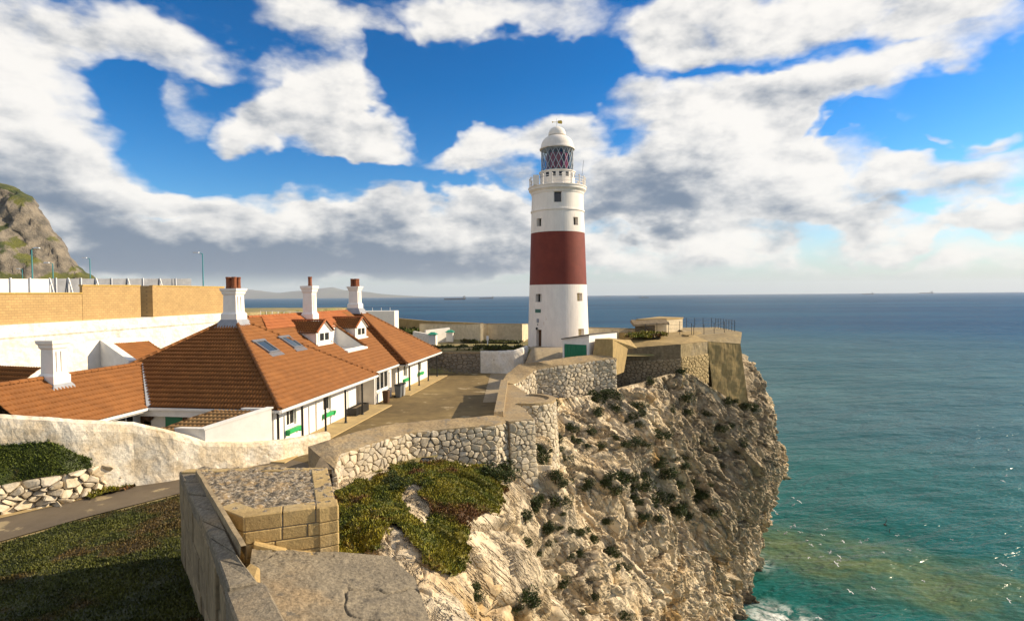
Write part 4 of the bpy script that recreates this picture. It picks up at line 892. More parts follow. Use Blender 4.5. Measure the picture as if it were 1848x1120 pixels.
Z1 = EAVE - .12
h1 = [(2.65, 3.7, 26.66, 27.72), (7.0, 8.05, 26.66, 27.72)]
wall_with_holes('front_wall', ht, hf, .6, 12.0, FL, Z1, WB, h1); [house_window(h[0], h[1], h[2], h[3], WB) for h in h1]
h2 = [(22.2, 23.2, 26.66, 27.72), (26.4, 27.4, 26.66, 27.72)]
wall_with_holes('front_wall', ht, hf, 20.2, 29.6, FL, Z1, WB, h2); [house_window(h[0], h[1], h[2], h[3], WB) for h in h2]
hb = [(15.35, 17.95, 26.5, 27.98)]
wall_with_holes('bay_wall', ht, hf, 14.9, 18.6, FL, Z1 + .02, .98, hb, .2); window(ht, hf, 15.35, 17.95, 26.5, 27.98, 1.08, 3, .1)
MB(hf).box((15.2, .86, 26.39), (18.1, 1.0, 26.5)).build('sill', M_WHITE, ht)
g = MB(hf); g.box((14.9, .99, FL), (15.0, 5, Z1)); g.box((18.5, .99, FL), (18.6, 5, Z1)); g.box((11.86, WB + .01, FL), (12.0, 5, Z1)); g.box((12.0, 4.2, FL), (14.9, 4.35, Z1)); g.box((18.6, 3.2, FL), (20.2, 3.35, Z1)); g.box((20.2, WB + .01, FL), (20.35, 4, Z1)); g.box((29.4, WB + .003, FL), (29.6, 12.5, Z1)); g.box((.5, WB + .004, FL), (.7, 7.9, Z1)); g.box((.65, 12.4, FL), (29.2, 12.6, Z1)); g.build('side_wall', M_WHITE, ht)
MB(hf).box((12.3, 4.1, FL), (13.2, 4.16, FL + 2.0)).build('door', M_BLACK, ht); MB(hf).box((18.9, 3.1, FL), (19.8, 3.16, FL + 2.0)).build('door', M_WOOD, ht)
MB(hf).box((13.3, 2.3, FL), (14.4, 2.4, FL + 2.0)).build('screen_panel', M_WHITE, ht)
# ceiling of the veranda and the gutters
def gutter(a0, a1, b_, z=EAVE):
    o = MB(hf); o.box((a0, b_ - .10, z - .13), (a1, b_ + .04, z - .01)); o.box((a0, b_ + .045, z - .22), (a1, b_ + .10, z - .005)); return o.build('gutter', M_WHITE, ht)
gutter(-.02, PW, 0); gutter(PW + .06, F0 - .06, mb); gutter(F0, F1 + .05, 0)
g = MB(hf); g.box((-.10, -.04, EAVE - .14), (.03, PD, EAVE - .02)); g.build('end_gutter', M_WHITE, ht); MB(hf).box((F1, 0, EAVE - .14), (F1 + .12, PD, EAVE - .02)).build('end_gutter', M_WHITE, ht)
MB(hf).box((.05, .12, EAVE - .16), (PW, WB + .2, EAVE - .12)).build('soffit', M_WHITE, ht); MB(hf).box((F0, .12, EAVE - .16), (F1, WB + .2, EAVE - .12)).build('soffit', M_WHITE, ht); MB(hf).box((PW, mb + .12, EAVE - .17), (F0, 5, EAVE - .13)).build('soffit', M_WHITE, ht)
MB(hf).box((.05, WB + .2, EAVE - .5), (.6, PD, EAVE - .14)).build('end_soffit', M_WHITE, ht)
for a in (.25, 2.7, 5.45, 8.25, 10.95, 18.35, 21.2, 23.9, 26.8, 29.9):
    p = MB(hf); p.tube((a, .28, FL + .08), (a, .28, EAVE - .15), .065, n=10); o = p.build('veranda_post', M_BLACK, ht); MB(hf).tube((a, .28, FL + .08), (a, .28, FL + .2), .11, .08, n=10).build('post_base', M_BLACK, o); MB(hf).tube((a, .28, EAVE - .28), (a, .28, EAVE - .16), .07, .12, n=10).build('post_cap', M_BLACK, o)
for a in (12.2, 19.3): MB(hf).tube((a, 1.3, FL + .08), (a, 1.5, EAVE - .15), .06, n=10).build('veranda_post', M_BLACK, ht)
for a in (1.25, 6.0, 15.1): MB(hf).tube((a, (WB if a < 14 else .98) - .06, FL + .1), (a, (WB if a < 14 else .98) - .06, EAVE - .15), .04, n=8).build('downpipe', M_WHITE, ht)
b = MB(hf); b.box((-.6, -.55, FL), (14.6, WB + 3, FL + .09)); b.box((18.8, -.55, FL), (31.2, WB + 2, FL + .088)); tag(b.build('veranda_paving', M_SAND), kind='structure')
# ------------------------------------------------------------------ wing running towards the camera
wg0, wr, wz, we = -6.1, 10.5, 30.12, 7.6
wi = 3.0
roof_face(ht, (wg0, we, EAVE - .02), (.1, we, EAVE - .02), (wi, wr, wz), (wg0, wr, wz), M_TILE)
roof_face(ht, (.1, 13.4, EAVE - .02), (wg0, 13.4, EAVE - .02), (wg0, wr, wz), (wi, wr, wz), M_TILE)
ridge_line(ht, (wg0, wr, wz + .03), (wi - .2, wr, wz + .03), M_TILE)
va, vb = Vector((0, we + .02, EAVE + .06)), Vector((wi, wr, wz + .08))
MB(hf).hull8([va + Vector((-.12, .0, -.05)), va + Vector((.10, -.1, -.05)), vb + Vector((.10, -.1, -.05)), vb + Vector((-.12, 0, -.05))], [va + Vector((-.12, .0, .05)), va + Vector((.10, -.1, .05)), vb + Vector((.10, -.1, .05)), vb + Vector((-.12, 0, .05))]).build('valley_flashing', M_LEAD, ht)
wv = MB(hf); wv.box((wg0 + .3, we + .9, FL), (.6, we + 1.1, EAVE - .1)); wv.box((wg0 + .3, we + .9, FL), (wg0 + .5, 12.6, EAVE + .4)); wv.build('wing_wall', M_WHITE, ht)
MB(hf).box((wg0, we - .1, EAVE - .15), (.0, we + .05, EAVE - .03)).build('gutter', M_WHITE, ht); MB(hf).box((wg0, we + .05, EAVE - .25), (0, we + .95, EAVE - .16)).build('soffit', M_WHITE, ht)
for x in (-3.2, -1.0):
    o = MB(hf).box((x, we + .86, 26.6), (x + .9, we + .9, 28.0)).build('wing_window', M_GLASSD, ht); MB(hf).box((x + .4, we + .85, 26.6), (x + .48, we + .858, 28.0)).build('glazing_bar', M_WHITE, o)
MB(hf).box((.46, 6.0, FL), (.5, 7.0, 28.05)).build('side_door', M_GREEND, ht); MB(hf).box((.45, 5.7, FL), (.5, 5.95, 28.05)).build('door_frame', M_WOOD, ht); MB(hf).box((.45, 8.3, FL), (.5, 8.6, 27.6)).build('door_frame', M_WOOD, ht)
cw = chimney(-2.75, wr - .15, 29.75, 32.0, .72, .72, 0)
MB(hf).tube((.35, 7.9, EAVE - .2), (.35, 7.9, 27.6), .012, n=5).build('hanging_chain', M_BLACK, ht)
MB().lathe(hf((.35, 7.9, 27.35)), [(.05, 0), (.2, .12), (.26, .25), (.2, .3), (.08, .42)], 12).build('hanging_basket', M_WOOD, ht)
# ------------------------------------------------------------------ lean-to beside the boundary wall
lt = empty('lean_to_shed', hf((-2, 3, FL)), 'small white lean-to with tan pantile roof between cottage and boundary wall', 'shed')
L0, L1 = on(370, 776, 27.35), on(490, 737, 28.15)
L0 = at(370, 776, 26.9); L1 = at(490, 737, 29.0); d = Vector((L1.x - L0.x, L1.y - L0.y, 0)).normalized(); nl = Vector((-d.y, d.x, 0)); wl = (Vector((L1.x, L1.y, 0)) - Vector((L0.x, L0.y, 0))).length
lw = Vector((-.995, .10, 0))
def lf(p): return Vector((L0.x, L0.y, 0)) + d * p[0] + lw * p[1] + Vector((0, 0, p[2]))
z0_, z1_ = L0.z, L1.z
MB(lf).hull8([(0, 0, 25.3), (wl, 0, 25.3), (wl, .25, 25.3), (0, .25, 25.3)], [(0, 0, z0_), (wl, 0, z1_), (wl, .25, z1_), (0, .25, z0_)]).build('gable_wall', M_WHITE, lt)
MB(lf).hull8([(-.08, -.05, z0_ + .01), (wl + .05, -.05, z1_ + .01), (wl + .05, .3, z1_ + .01), (-.08, .3, z0_ + .01)], [(-.08, -.05, z0_ + .09), (wl + .05, -.05, z1_ + .09), (wl + .05, .3, z1_ + .09), (-.08, .3, z0_ + .09)]).build('coping', M_WHITE, lt)
MB(lf).box((-.02, .26, 25.3), (.23, 1.5, z0_ + .02)).build('end_wall', M_WHITE, lt); MB(lf).box((-.02, 1.5, 25.3), (.23, 2.6, z0_ - .25)).build('low_wall', M_WHITE, lt)
MB(lf).box((-.05, .31, z0_ + .02), (.28, 1.52, z0_ + .1)).build('end_coping', M_WHITE, lt)
P0 = lf((.25, .3, z0_ - .15)); P1 = lf((.25, 3.0, z0_ - .15)); Q0 = lf((wl, .3, z1_ - .1)); up = Q0 - P0; le = (P1 - P0).normalized(); lx = up.dot(le); up = up - le * lx
tile_plane('roof_tiles', P0, le, up, lambda y: (lx * y / up.length, 2.7 + lx * y / up.length), up.length, M_TILEO, lt, rib=.22, row=.34, hgt=.05)
MB(lf).hull8([(.25, .3, 25.3), (wl, .3, 25.3), (wl, 2.9, 25.3), (.25, 2.9, 25.3)], [(.25, .3, z0_ - .22), (wl, .3, z1_ - .17), (wl, 2.9, z1_ - .17), (.25, 2.9, z0_ - .22)]).build('body', M_WHITE, lt)
MB(lf).box((wl - .05, .26, 25.3), (wl + .15, 1.6, z1_ + .02)).build('back_wall', M_WHITE, lt)
# ------------------------------------------------------------------ lighthouse
TX, TY, TZ = 5.3, 65.3, PLAT - .1
lh = empty('lighthouse', (TX, TY, TZ), 'tall round white lighthouse with a broad dark red band', 'lighthouse')
def tr_(z): return 3.50 + (2.93 - 3.50) * min(1, z / 16.9)
def tz(py):                       # photo row -> height on the tower axis
    return at(1006, py, TY).z - TZ
B1, B2 = tz(514), tz(422)         # red band
ZG = tz(352)                      # underside of the gallery
def shell(z0, z1, n=72, k=6, holes=()):
    """one drum of the tower; holes = (angle0, angle1, z0, z1) openings with reveals"""
    angs = sorted({2 * math.pi * i / n for i in range(n)} | {a % (2 * math.pi) for h in holes for a in h[:2]}); zs = sorted({z0 + (z1 - z0) * i / k for i in range(k + 1)} | {z for h in holes for z in h[2:4]})
    b = MB(); P = lambda a, z, d=0: (TX + (tr_(z) - d) * math.cos(a), TY + (tr_(z) - d) * math.sin(a), TZ + z); m = len(angs)
    idx = {}; vs = []
    for a in angs:
        for z in zs: idx[(a, z)] = len(vs); vs.append(P(a, z))
    fs = []
    for i in range(m):
        a0 = angs[i]; a1 = angs[(i + 1) % m]; am = a0 + ((a1 - a0) % (2 * math.pi)) / 2
        for z_0, z_1 in zip(zs, zs[1:]):
            zm = (z_0 + z_1) / 2
            if any(h[2] < zm < h[3] and 0 < (am - h[0]) % (2 * math.pi) < (h[1] - h[0]) % (2 * math.pi) for h in holes): continue
            fs.append((idx[(a0, z_0)], idx[(a1, z_0)], idx[(a1, z_1)], idx[(a0, z_1)]))
    b.add(vs, fs)
    for h in holes:
        d = .55; a0, a1, q0, q1 = h
        b.quad(P(a0, q0), P(a0, q0, d), P(a0, q1, d), P(a0, q1)); b.quad(P(a1, q0), P(a1, q1), P(a1, q1, d), P(a1, q0, d)); b.quad(P(a0, q1), P(a0, q1, d), P(a1, q1, d), P(a1, q1)); b.quad(P(a0, q0), P(a1, q0), P(a1, q0, d), P(a0, q0, d))
    return b, P
toC = math.atan2(-TY, -TX)        # direction from the tower to the viewer
def ang(px, z=0):                 # angle on the drum seen at a photo column
    s = (px - 1006.5) / 1027 * (TY - 3) / tr_(z); return toC + math.asin(max(-.99, min(.99, s)))
M_TOWER = mat('tower_white', [(.83, .78, .70), (.78, .72, .65)], .5, .75, .35, 5, vary=(.14, 1.2), dist=.03, spots=((.60, .50, .38), 1.1, .655), stretch=(1, 1, .3))
def opening(px0, px1, py0, py1): z0, z1 = tz(py1), tz(py0); return (ang(px0, z0), ang(px1, z0), z0, z1)
lowh = [opening(965, 976, 530, 544), opening(1041, 1051, 529, 543), opening(965.5, 975.5, 592, 625), opening(1043, 1054, 591, 606)]
lowh[2] = (lowh[2][0], lowh[2][1], .05, lowh[2][3])
uph = [opening(968, 977, 398, 412), opening(1035, 1044, 397, 411)]
b, PP = shell(0, B1, holes=lowh); b.build('lower_drum', M_TOWER, lh)
b, _ = shell(B1, B2); b.build('red_band', M_RED, lh)
b, _ = shell(B2, ZG, holes=uph + [opening(1000, 1014, 353.5, 372)]); b.build('upper_drum', M_TOWER, lh)
M_SHUT = mat('cream_shutter', [(.62, .50, .28), (.55, .44, .25)], 3, .8, .2)
for i, h in enumerate(lowh + uph + [opening(1000, 1014, 353.5, 372)]):
    d = .42; q = [PP(h[0], h[2], d), PP(h[1], h[2], d), PP(h[1], h[3], d), PP(h[0], h[3], d)]
    o = MB().quad(*q).build('door' if i == 2 else 'window', M_WOOD if i == 2 else (M_SHUT if i in (1, 3) else M_GLASSD), lh)
    if i in (0, 4, 5):
        am = (h[0] + h[1]) / 2; zm = (h[2] + h[3]) / 2
        w = .05 / tr_(zm); MB().quad(PP(am - w, h[2], d - .03), PP(am + w, h[2], d - .03), PP(am + w, h[3], d - .03), PP(am - w, h[3], d - .03)).build('glazing_bar', M_WHITE, o)
def plate(px0, px1, py0, py1, mtl, name, out=.05):
    h = opening(px0, px1, py0, py1); f = lambda a, z, d: PP(a, z, -d)
    return MB().hull8([f(h[0], h[2], -.02), f(h[1], h[2], -.02), f(h[1], h[3], -.02), f(h[0], h[3], -.02)], [f(h[0], h[2], out), f(h[1], h[2], out), f(h[1], h[3], out), f(h[0], h[3], out)]).build(name, mtl, lh)
plate(965, 975, 556.5, 562.5, flat('bronze_green', (.03, .12, .09), .5), 'plaque'); plate(967.5, 971.5, 573, 580, M_LEAD, 'coat_of_arms'); plate(968.3, 970, 582.5, 584, M_BLACK, 'lamp'); plate(967, 969, 588, 592, M_BLACK, 'lamp_bracket', .15)
def ring(name, prof, mtl, n=72, parent=None): return MB().lathe((TX, TY, TZ), prof, n).build(name, mtl, parent or lh, smooth=False)
r2 = tr_(B2)
zb = tz(383); ring('string_course', [(tr_(zb), zb - .12), (tr_(zb) + .09, zb - .08), (tr_(zb) + .09, zb + .08), (tr_(zb), zb + .12)], M_TOWER)
rg = tr_(ZG); ztop = tz(340)
ring('gallery', [(rg, ZG - .1), (rg + .05, ZG - .05), (rg + .1, ZG + .15), (rg + .32, ZG + .38), (rg + .34, ztop - .12), (rg + .40, ztop - .1), (rg + .40, ztop), (1.0, ztop + .02)], M_TOWER)
zm0 = ztop; zm1 = tz(311.5); rm = 1.98
ring('murette', [(rm + .03, zm0), (rm + .03, zm0 + .25), (rm, zm0 + .3), (rm, zm1 - .15), (rm + .1, zm1 - .1), (rm + .1, zm1), (1.0, zm1 + .01)], M_TOWER)
M_VENT = flat('vent_dark', (.02, .022, .025), .4)
for i in range(16):
    a = toC + math.radians(-11 + 22.5 * i); z = (zm0 + zm1) / 2 + .15; w = .20 / rm
    P = lambda t, zz, r: (TX + r * math.cos(t), TY + r * math.sin(t), TZ + zz)
    MB().hull8([P(a - w, z, rm - .05), P(a + w, z, rm - .05), P(a + w, z + .5, rm - .05), P(a - w, z + .5, rm - .05)], [P(a - w, z, rm + .01), P(a + w, z, rm + .01), P(a + w, z + .5, rm + .01), P(a - w, z + .5, rm + .01)]).build('vent', M_VENT, lh)
rq = rg + .22
for i in range(18):
    a = toC + math.radians(10 + 20 * i); MB().lathe((TX + rq * math.cos(a), TY + rq * math.sin(a), TZ + ztop), [(.10, 0), (.10, .12), (.055, .16), (.055, .95), (.09, 1.0), (.09, 1.08), (.03, 1.18)], 10).build('railing_post', M_TOWER, lh)
for hz in (.35, .65, .95):
    b = MB(); 
    for i in range(36):
        a0, a1 = 2 * math.pi * i / 36, 2 * math.pi * (i + 1) / 36; b.tube((TX + rq * math.cos(a0), TY + rq * math.sin(a0), TZ + ztop + hz), (TX + rq * math.cos(a1), TY + rq * math.sin(a1), TZ + ztop + hz), .025, n=5, cap=False)
    b.build('railing_bar', M_TOWER, lh)
# lantern: glazed drum of crossed bars, lens inside
zl0, zl1 = zm1, tz(270); rl = 1.80; M_BAR = flat('lantern_bar', (.42, .44, .46), .4, metal=.2)
NB = 18
for sgn in (-1, 1):
    for i in range(NB):
        a = 2 * math.pi * i / NB; b = MB(); S = 9; da = sgn * 2 * math.pi / NB * 2.0
        pts = [Vector((TX + rl * math.cos(a + da * k / S), TY + rl * math.sin(a + da * k / S), TZ + zl0 + (zl1 - zl0) * k / S)) for k in range(S + 1)]
        for p, q in zip(pts, pts[1:]): b.tube(p, q, .032, n=5, cap=False)
        b.build('glazing_bar', M_BAR, lh)
mg = bpy.data.materials.new('lantern_glass'); mg.use_nodes = True; N = NT(mg.node_tree); N.n.clear()
gl = N.node('ShaderNodeBsdfGlossy', ins={'Color': (.9, .95, 1), 'Roughness': .03}); tp = N.node('ShaderNodeBsdfTransparent', ins={'Color': (.55, .62, .66)}); mx = N.node('ShaderNodeMixShader', ins={0: .05}); N.l.new(tp.outputs[0], mx.inputs[1]); N.l.new(gl.outputs[0], mx.inputs[2]); oo = N.n.new('ShaderNodeOutputMaterial'); N.l.new(mx.outputs[0], oo.inputs[0])
b = MB(); n = 48
b.grid([[(TX + (rl - .04) * math.cos(2 * math.pi * i / n), TY + (rl - .04) * math.sin(2 * math.pi * i / n), TZ + z) for z in (zl0, zl1)] for i in range(n + 1)]); b.build('lantern_glass', mg, lh)
M_LENS = flat('red_lens', (.45, .012, .03), .2, .6); M_LENSC = flat('lens_frame', (.04, .045, .05), .3, metal=.5)
zc = TZ + zl0
MB().lathe((TX, TY, zc), [(.7, 0), (.7, .4), (1.05, .5), (1.15, 1.1), (1.15, 1.8), (.95, 2.3), (.8, 2.75)], 12).build('lens', M_LENSC, lh)
for a in (-75, -25, 12, 60): 
    t = toC + math.radians(a); c = Vector((TX + 1.2 * math.cos(t), TY + 1.2 * math.sin(t), zc + .35)); e = Vector((-math.sin(t), math.cos(t), 0)) * .34; MB().hull8([c - e, c + e, c + e * .9 + Vector((-.1 * math.cos(t), -.1 * math.sin(t), 0)), c - e * .9], [p + Vector((0, 0, 1.7)) for p in (c - e, c + e, c + e * .9 + Vector((-.1 * math.cos(t), -.1 * math.sin(t), 0)), c - e * .9)]).build('red_panel', M_LENS, lh)
b = MB(); n = 40
b.grid([[(TX + 1.72 * math.cos(toC + math.pi / 2 + math.pi * i / n), TY + 1.72 * math.sin(toC + math.pi / 2 + math.pi * i / n), TZ + z) for z in (zl0, zl1)] for i in range(8, n - 18)]); b.build('blind', M_LENSC, lh)
zd = zl1; R_ = 1.98
dome = [(rl - .05, zd - .05), (R_ + .02, zd - .05), (R_ + .02, zd + .08), (R_ - .08, zd + .12)]
zk = tz(247); 
for k in range(1, 9): t = k / 9 * math.pi / 2; dome.append(((R_ - .12) * math.cos(t * .74) , zd + .12 + (zk - zd - .12) * math.sin(t) / math.sin(8 / 9 * math.pi / 2)))
ring('dome', dome, M_TOWER, 48)
zv = tz(229); ring('dome_vent', [(.86, zk - .05), (.86, zk + .12), (.98, zk + .15), (.98, zk + .3)] + [(.98 * math.cos(t), zk + .3 + (zv - zk - .3) * math.sin(t)) for t in [i / 8 * 1.45 for i in range(1, 9)]], M_TOWER, 32)
M_GOLD = flat('gilded_metal', (.55, .36, .06), .35, metal=.6)
zt_ = TZ + zv - .05; tt = tz(214) + TZ
MB().tube((TX, TY, zt_), (TX, TY, tt), .035, n=6).build('spindle', M_BAR, lh)
va_ = MB(); va_.add([(TX + .1, TY - .01, tt - .55), (TX + .55, TY - .01, tt - .62), (TX + .62, TY - .01, tt - .4), (TX + .5, TY - .01, tt - .2), (TX + .1, TY - .01, tt - .25), (TX + .1, TY + .01, tt - .55), (TX + .55, TY + .01, tt - .62), (TX + .62, TY + .01, tt - .4), (TX + .5, TY + .01, tt - .2), (TX + .1, TY + .01, tt - .25)], [(0, 1, 2, 3, 4), (9, 8, 7, 6, 5), (0, 5, 6, 1), (1, 6, 7, 2), (2, 7, 8, 3), (3, 8, 9, 4), (4, 9, 5, 0)]); va_.tube((TX - .5, TY, tt - .4), (TX + .1, TY, tt - .4), .025, n=5); va_.tube((TX - .55, TY, tt - .4), (TX - .38, TY, tt - .4), .1, .02, n=6); va_.build('weather_vane', M_GOLD, lh)
MB().tube((TX + rq * .8, TY - 1.2, TZ + ztop), (TX + rq * .8 + .35, TY - 1.2, TZ + ztop + 2.9), .02, n=5).build('aerial', M_GREY, lh)
b = MB(); cx, cy = at(968, 338, TY - 2.0).x, TY - 2.0
b.box((cx - .35, cy - .2, TZ + ztop), (cx + .3, cy + .2, TZ + ztop + 1.1)); b.build('equipment_box', M_TOWER, lh)
# ------------------------------------------------------------------ garage with the green door
gp = [Vector((4.75, 53.7, 0)), Vector((7.05, 52.1, 0)), Vector((10.6, 57.6, 0)), Vector((8.3, 59.2, 0))]
ga = empty('garage', (7.5, 55.5, 28.2), 'white flat-roofed garage with a green door beside the lighthouse', 'garage')
gz0, gl_, gr_ = 27.9, at(1018, 612, 53.7).z, at(1062, 604.5, 52.1).z; gb_ = at(1116, 599.5, 57.6).z
MB().prism([(p.x, p.y) for p in gp], gz0, [gl_, gr_, gb_, gb_ - .3]).build('wall', M_WHITE, ga)
c = sum(gp, Vector()) / 4; ge = [c + (p - c) * 1.05 for p in gp]
MB().prism([(p.x, p.y) for p in ge], [z + .004 for z in (gl_, gr_, gb_, gb_ - .3)], [z + .09 for z in (gl_, gr_, gb_, gb_ - .3)]).build('roof', flat('roof_felt', (.07, .065, .06), .9), ga)
ed = (gp[1] - gp[0]).normalized(); no = Vector((ed.y, -ed.x, 0)); W = (gp[1] - gp[0]).length
def gq(x, z, o): return gp[0] + ed * x + no * o + Vector((0, 0, z))
for i in range(7):
    x0 = .25 + (W - .5) * i / 7; x1 = .25 + (W - .5) * (i + 1) / 7 - .02
    MB().hull8([gq(x0, gz0, .01), gq(x1, gz0, .01), gq(x1, gz0, .05), gq(x0, gz0, .05)], [gq(x0, gl_ - .42, .01), gq(x1, gl_ - .42, .01), gq(x1, gl_ - .42, .05), gq(x0, gl_ - .42, .05)]).build('door_board', M_GREEND, ga)
for x in (.08, W - .2): MB().hull8([gq(x, gz0, .0), gq(x + .12, gz0, .0), gq(x + .12, gz0, .07), gq(x, gz0, .07)], [gq(x, gl_ - .3, .0), gq(x + .12, gl_ - .3, .0), gq(x + .12, gl_ - .3, .07), gq(x, gl_ - .3, .07)]).build('door_post', M_WHITE, ga)
# ------------------------------------------------------------------ gun battery on the point
bk = empty('gun_battery', (14, 58, 26), 'old concrete and rubble gun battery with sloping top on the cliff edge', 'bunker')
c0 = at(1107, 630, 58.5); c1 = at(1228.6, 621, 57.9); c2 = at(1278, 616, 61.0); c3 = at(1336, 620, 62.0); c3b = at(1339, 599, 63.8)
M_BUNK = mat('battery_render', [(.40, .305, .155), (.33, .25, .13), (.30, .245, .16)], .7, .92, .6, 7, spots=((.50, .42, .28), .9, .63), dist=.04, vary=(.35, 2.5))
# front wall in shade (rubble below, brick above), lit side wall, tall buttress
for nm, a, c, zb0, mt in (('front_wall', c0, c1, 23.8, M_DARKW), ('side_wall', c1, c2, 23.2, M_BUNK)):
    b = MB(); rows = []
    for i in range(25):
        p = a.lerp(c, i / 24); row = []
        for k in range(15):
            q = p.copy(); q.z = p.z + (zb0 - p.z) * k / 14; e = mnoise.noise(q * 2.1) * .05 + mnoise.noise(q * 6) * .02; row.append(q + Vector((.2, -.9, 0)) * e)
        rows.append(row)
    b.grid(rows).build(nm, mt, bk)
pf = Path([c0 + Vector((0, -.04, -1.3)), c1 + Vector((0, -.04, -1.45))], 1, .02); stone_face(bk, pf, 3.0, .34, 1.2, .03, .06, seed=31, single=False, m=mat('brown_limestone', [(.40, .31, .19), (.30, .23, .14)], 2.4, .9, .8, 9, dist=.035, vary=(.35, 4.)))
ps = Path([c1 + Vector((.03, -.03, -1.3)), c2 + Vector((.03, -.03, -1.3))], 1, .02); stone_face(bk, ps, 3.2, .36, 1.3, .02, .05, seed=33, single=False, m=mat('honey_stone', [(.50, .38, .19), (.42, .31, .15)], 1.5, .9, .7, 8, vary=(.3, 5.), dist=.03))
# top slope and platform
zP = 29.65
tp_ = [c0 + Vector((0, 0, .02)), c1 + Vector((0, 0, .02)), c2 + Vector((0, 0, .02)), Vector((22.0, 66.5, zP)), Vector((15.5, 66.0, 29.5)), at(1136, 612, 60.5)]
b = MB(); b.add([tuple(p) for p in tp_], [(0, 1, 5), (1, 4, 5), (1, 2, 3, 4)]); b.build('top_slope', M_CONC, bk)
q = [at(1063, 640, 54.6), at(1106, 648, 54.0), at(1118, 650, 56.3), at(1136, 613, 60.5), at(1075, 611, 58.5)]
blk_l = [Vector((p.x, p.y, 26.6)) for p in (at(1063, 640, 51.7), at(1106, 649, 51.2), at(1126, 650, 54.2), at(1085, 640, 54.8))]
blk_h = [at(1074, 611, 52.0), at(1106, 612, 51.5), at(1136, 614, 55.6), at(1100, 609.5, 55.8)]
MB().hull8(blk_l, [blk_h[0], blk_h[1], blk_h[2], blk_h[3]]).build('corner_block', M_CONC, bk, bevel=.02)
q = [at(1107, 613, 51.6), at(1118, 630, 54.0), at(1150, 628, 56.5), at(1138, 613, 56.0)]; MB().add([tuple(p) for p in q], [(0, 1, 2, 3)]).build('corner_slope', M_CONC, bk)
bu = empty('buttress', (23, 62, 24), 'tall tan concrete buttress tower under the railed platform', 'buttress')
bz = 21.6; d_ = Vector((.25, -.95, 0))
lo = [Vector((at(1318, 720, 61.2).x - 1.0, 60.9, bz)), Vector((at(1351, 726, 61.6).x, 61.5, bz)), Vector((27.6, 67.5, bz)), Vector((21, 67, bz))]
hi = [c2 + Vector((-.05, -.05, 0)), c3, Vector((26.4, 68.0, 28.6)), Vector((21, 68, 28.9))]
lo[0] = Vector((21.6, 60.75, bz))
n = 22; rows = []
for i in range(n + 1):
    row = []
    for k in range(n + 1):
        p = lo[0].lerp(lo[1], i / n).lerp(hi[0].lerp(hi[1], i / n), k / n); row.append(p + d_ * (mnoise.noise(p * .9) * .10 + mnoise.noise(p * 3) * .04))
    rows.append(row)
b = MB(); b.grid(rows); b.build('face', M_CONC, bu); b = MB(); b.quad(lo[1], lo[2], hi[2], hi[1]); b.quad(lo[2], lo[3], hi[3], hi[2]); b.build('side_face', M_CONC, bu)
up = [c2 + Vector((0, 0, .01)), c3 + Vector((.02, -.02, .01)), c3b, at(1252, 605, 63.5), Vector((21, 74, zP)), Vector((26.8, 74, zP))]
b = MB(); b.add([tuple(p) for p in up], [(0, 1, 2, 3), (3, 2, 5, 4)]); b.quad(c3 + Vector((.02, -.02, 0)), Vector((27.0, 74, 28.0)), up[5], c3b); b.build('sloping_cap', M_BUNK, bu)
MB().prism([(15.6, 65.5), (21.2, 65.0), (21.2, 75), (13, 76), (12.5, 70)], 27.0, 29.35).build('platform', M_CONC, bk)
stp = at(1240, 605, 62.8)
for i in range(5): MB().box((stp.x - .2 + i * .28, stp.y - .3 - i * .1, 28.0), (stp.x + .1 + i * .28, stp.y + 1.2 - i * .1, 29.5 - i * .2)).build('step', M_CONC, bk)
rl_ = empty('railing', (21, 66, zP), 'thin dark post-and-wire railing round the clifftop platform', 'railing')
def rail(pts, hgt=1.25, sp=1.25):
    P = Path(pts); n = max(1, int(P.L / sp)); tops = []
    for i in range(n + 1):
        p = P.get(P.L * i / n)[0]; MB().tube(p + Vector((0, 0, -.3)), p + Vector((0, 0, hgt)), .03, n=6).build('railing_post', M_BLACK, rl_); tops.append(p)
    for h in (hgt - .05, hgt * .66, hgt * .33):
        b = MB()
        for p, q in zip(tops, tops[1:]): b.tube(p + Vector((0, 0, h)), q + Vector((0, 0, h)), .012, n=4, cap=False)
        b.build('railing_wire', M_GREY, rl_)
rail([at(1165, 604, 64.0), at(1220, 598, 64.2), at(1248, 603, 64.0)]); rail([at(1252, 607, 63.8), at(1285, 603, 64.5), at(1326, 597, 65.2)]); rail([at(1326, 597, 65.2), Vector((26, 73.2, zP)), Vector((16.5, 75, zP))], 1.25, 1.0)
M_CREAMW = mat('cream_wall', [(.66, .56, .38), (.56, .47, .32)], .8, .9, .4, 7, vary=(.25, 2.5), spots=((.36, .30, .2), 1.2, .65))
hu = empty('lookout_hut', (15, 69, 28.3), 'low whitewashed hut with flat concrete roof behind the clifftop railing', 'hut')
h0, h1, h2, h3 = at(1150, 602, 67.5), at(1203, 600, 68.5), at(1232, 594, 71.5), at(1190, 590, 75)
MB().prism([(p.x, p.y) for p in (h0, h1, h2, h3)], 28.0, at(1200, 577, 68.5).z).build('wall', M_CREAMW, hu)
c = (h0 + h1 + h2 + h3) / 4; MB().prism([((p.x - c.x) * 1.04 + c.x, (p.y - c.y) * 1.04 + c.y) for p in (h0, h1, h2, h3)], at(1200, 577, 68.5).z + .003, at(1200, 577, 68.5).z + .16).build('roof', M_CONC, hu)
g0, g1 = at(1146, 603, 66.4), at(1182, 602, 66.8)
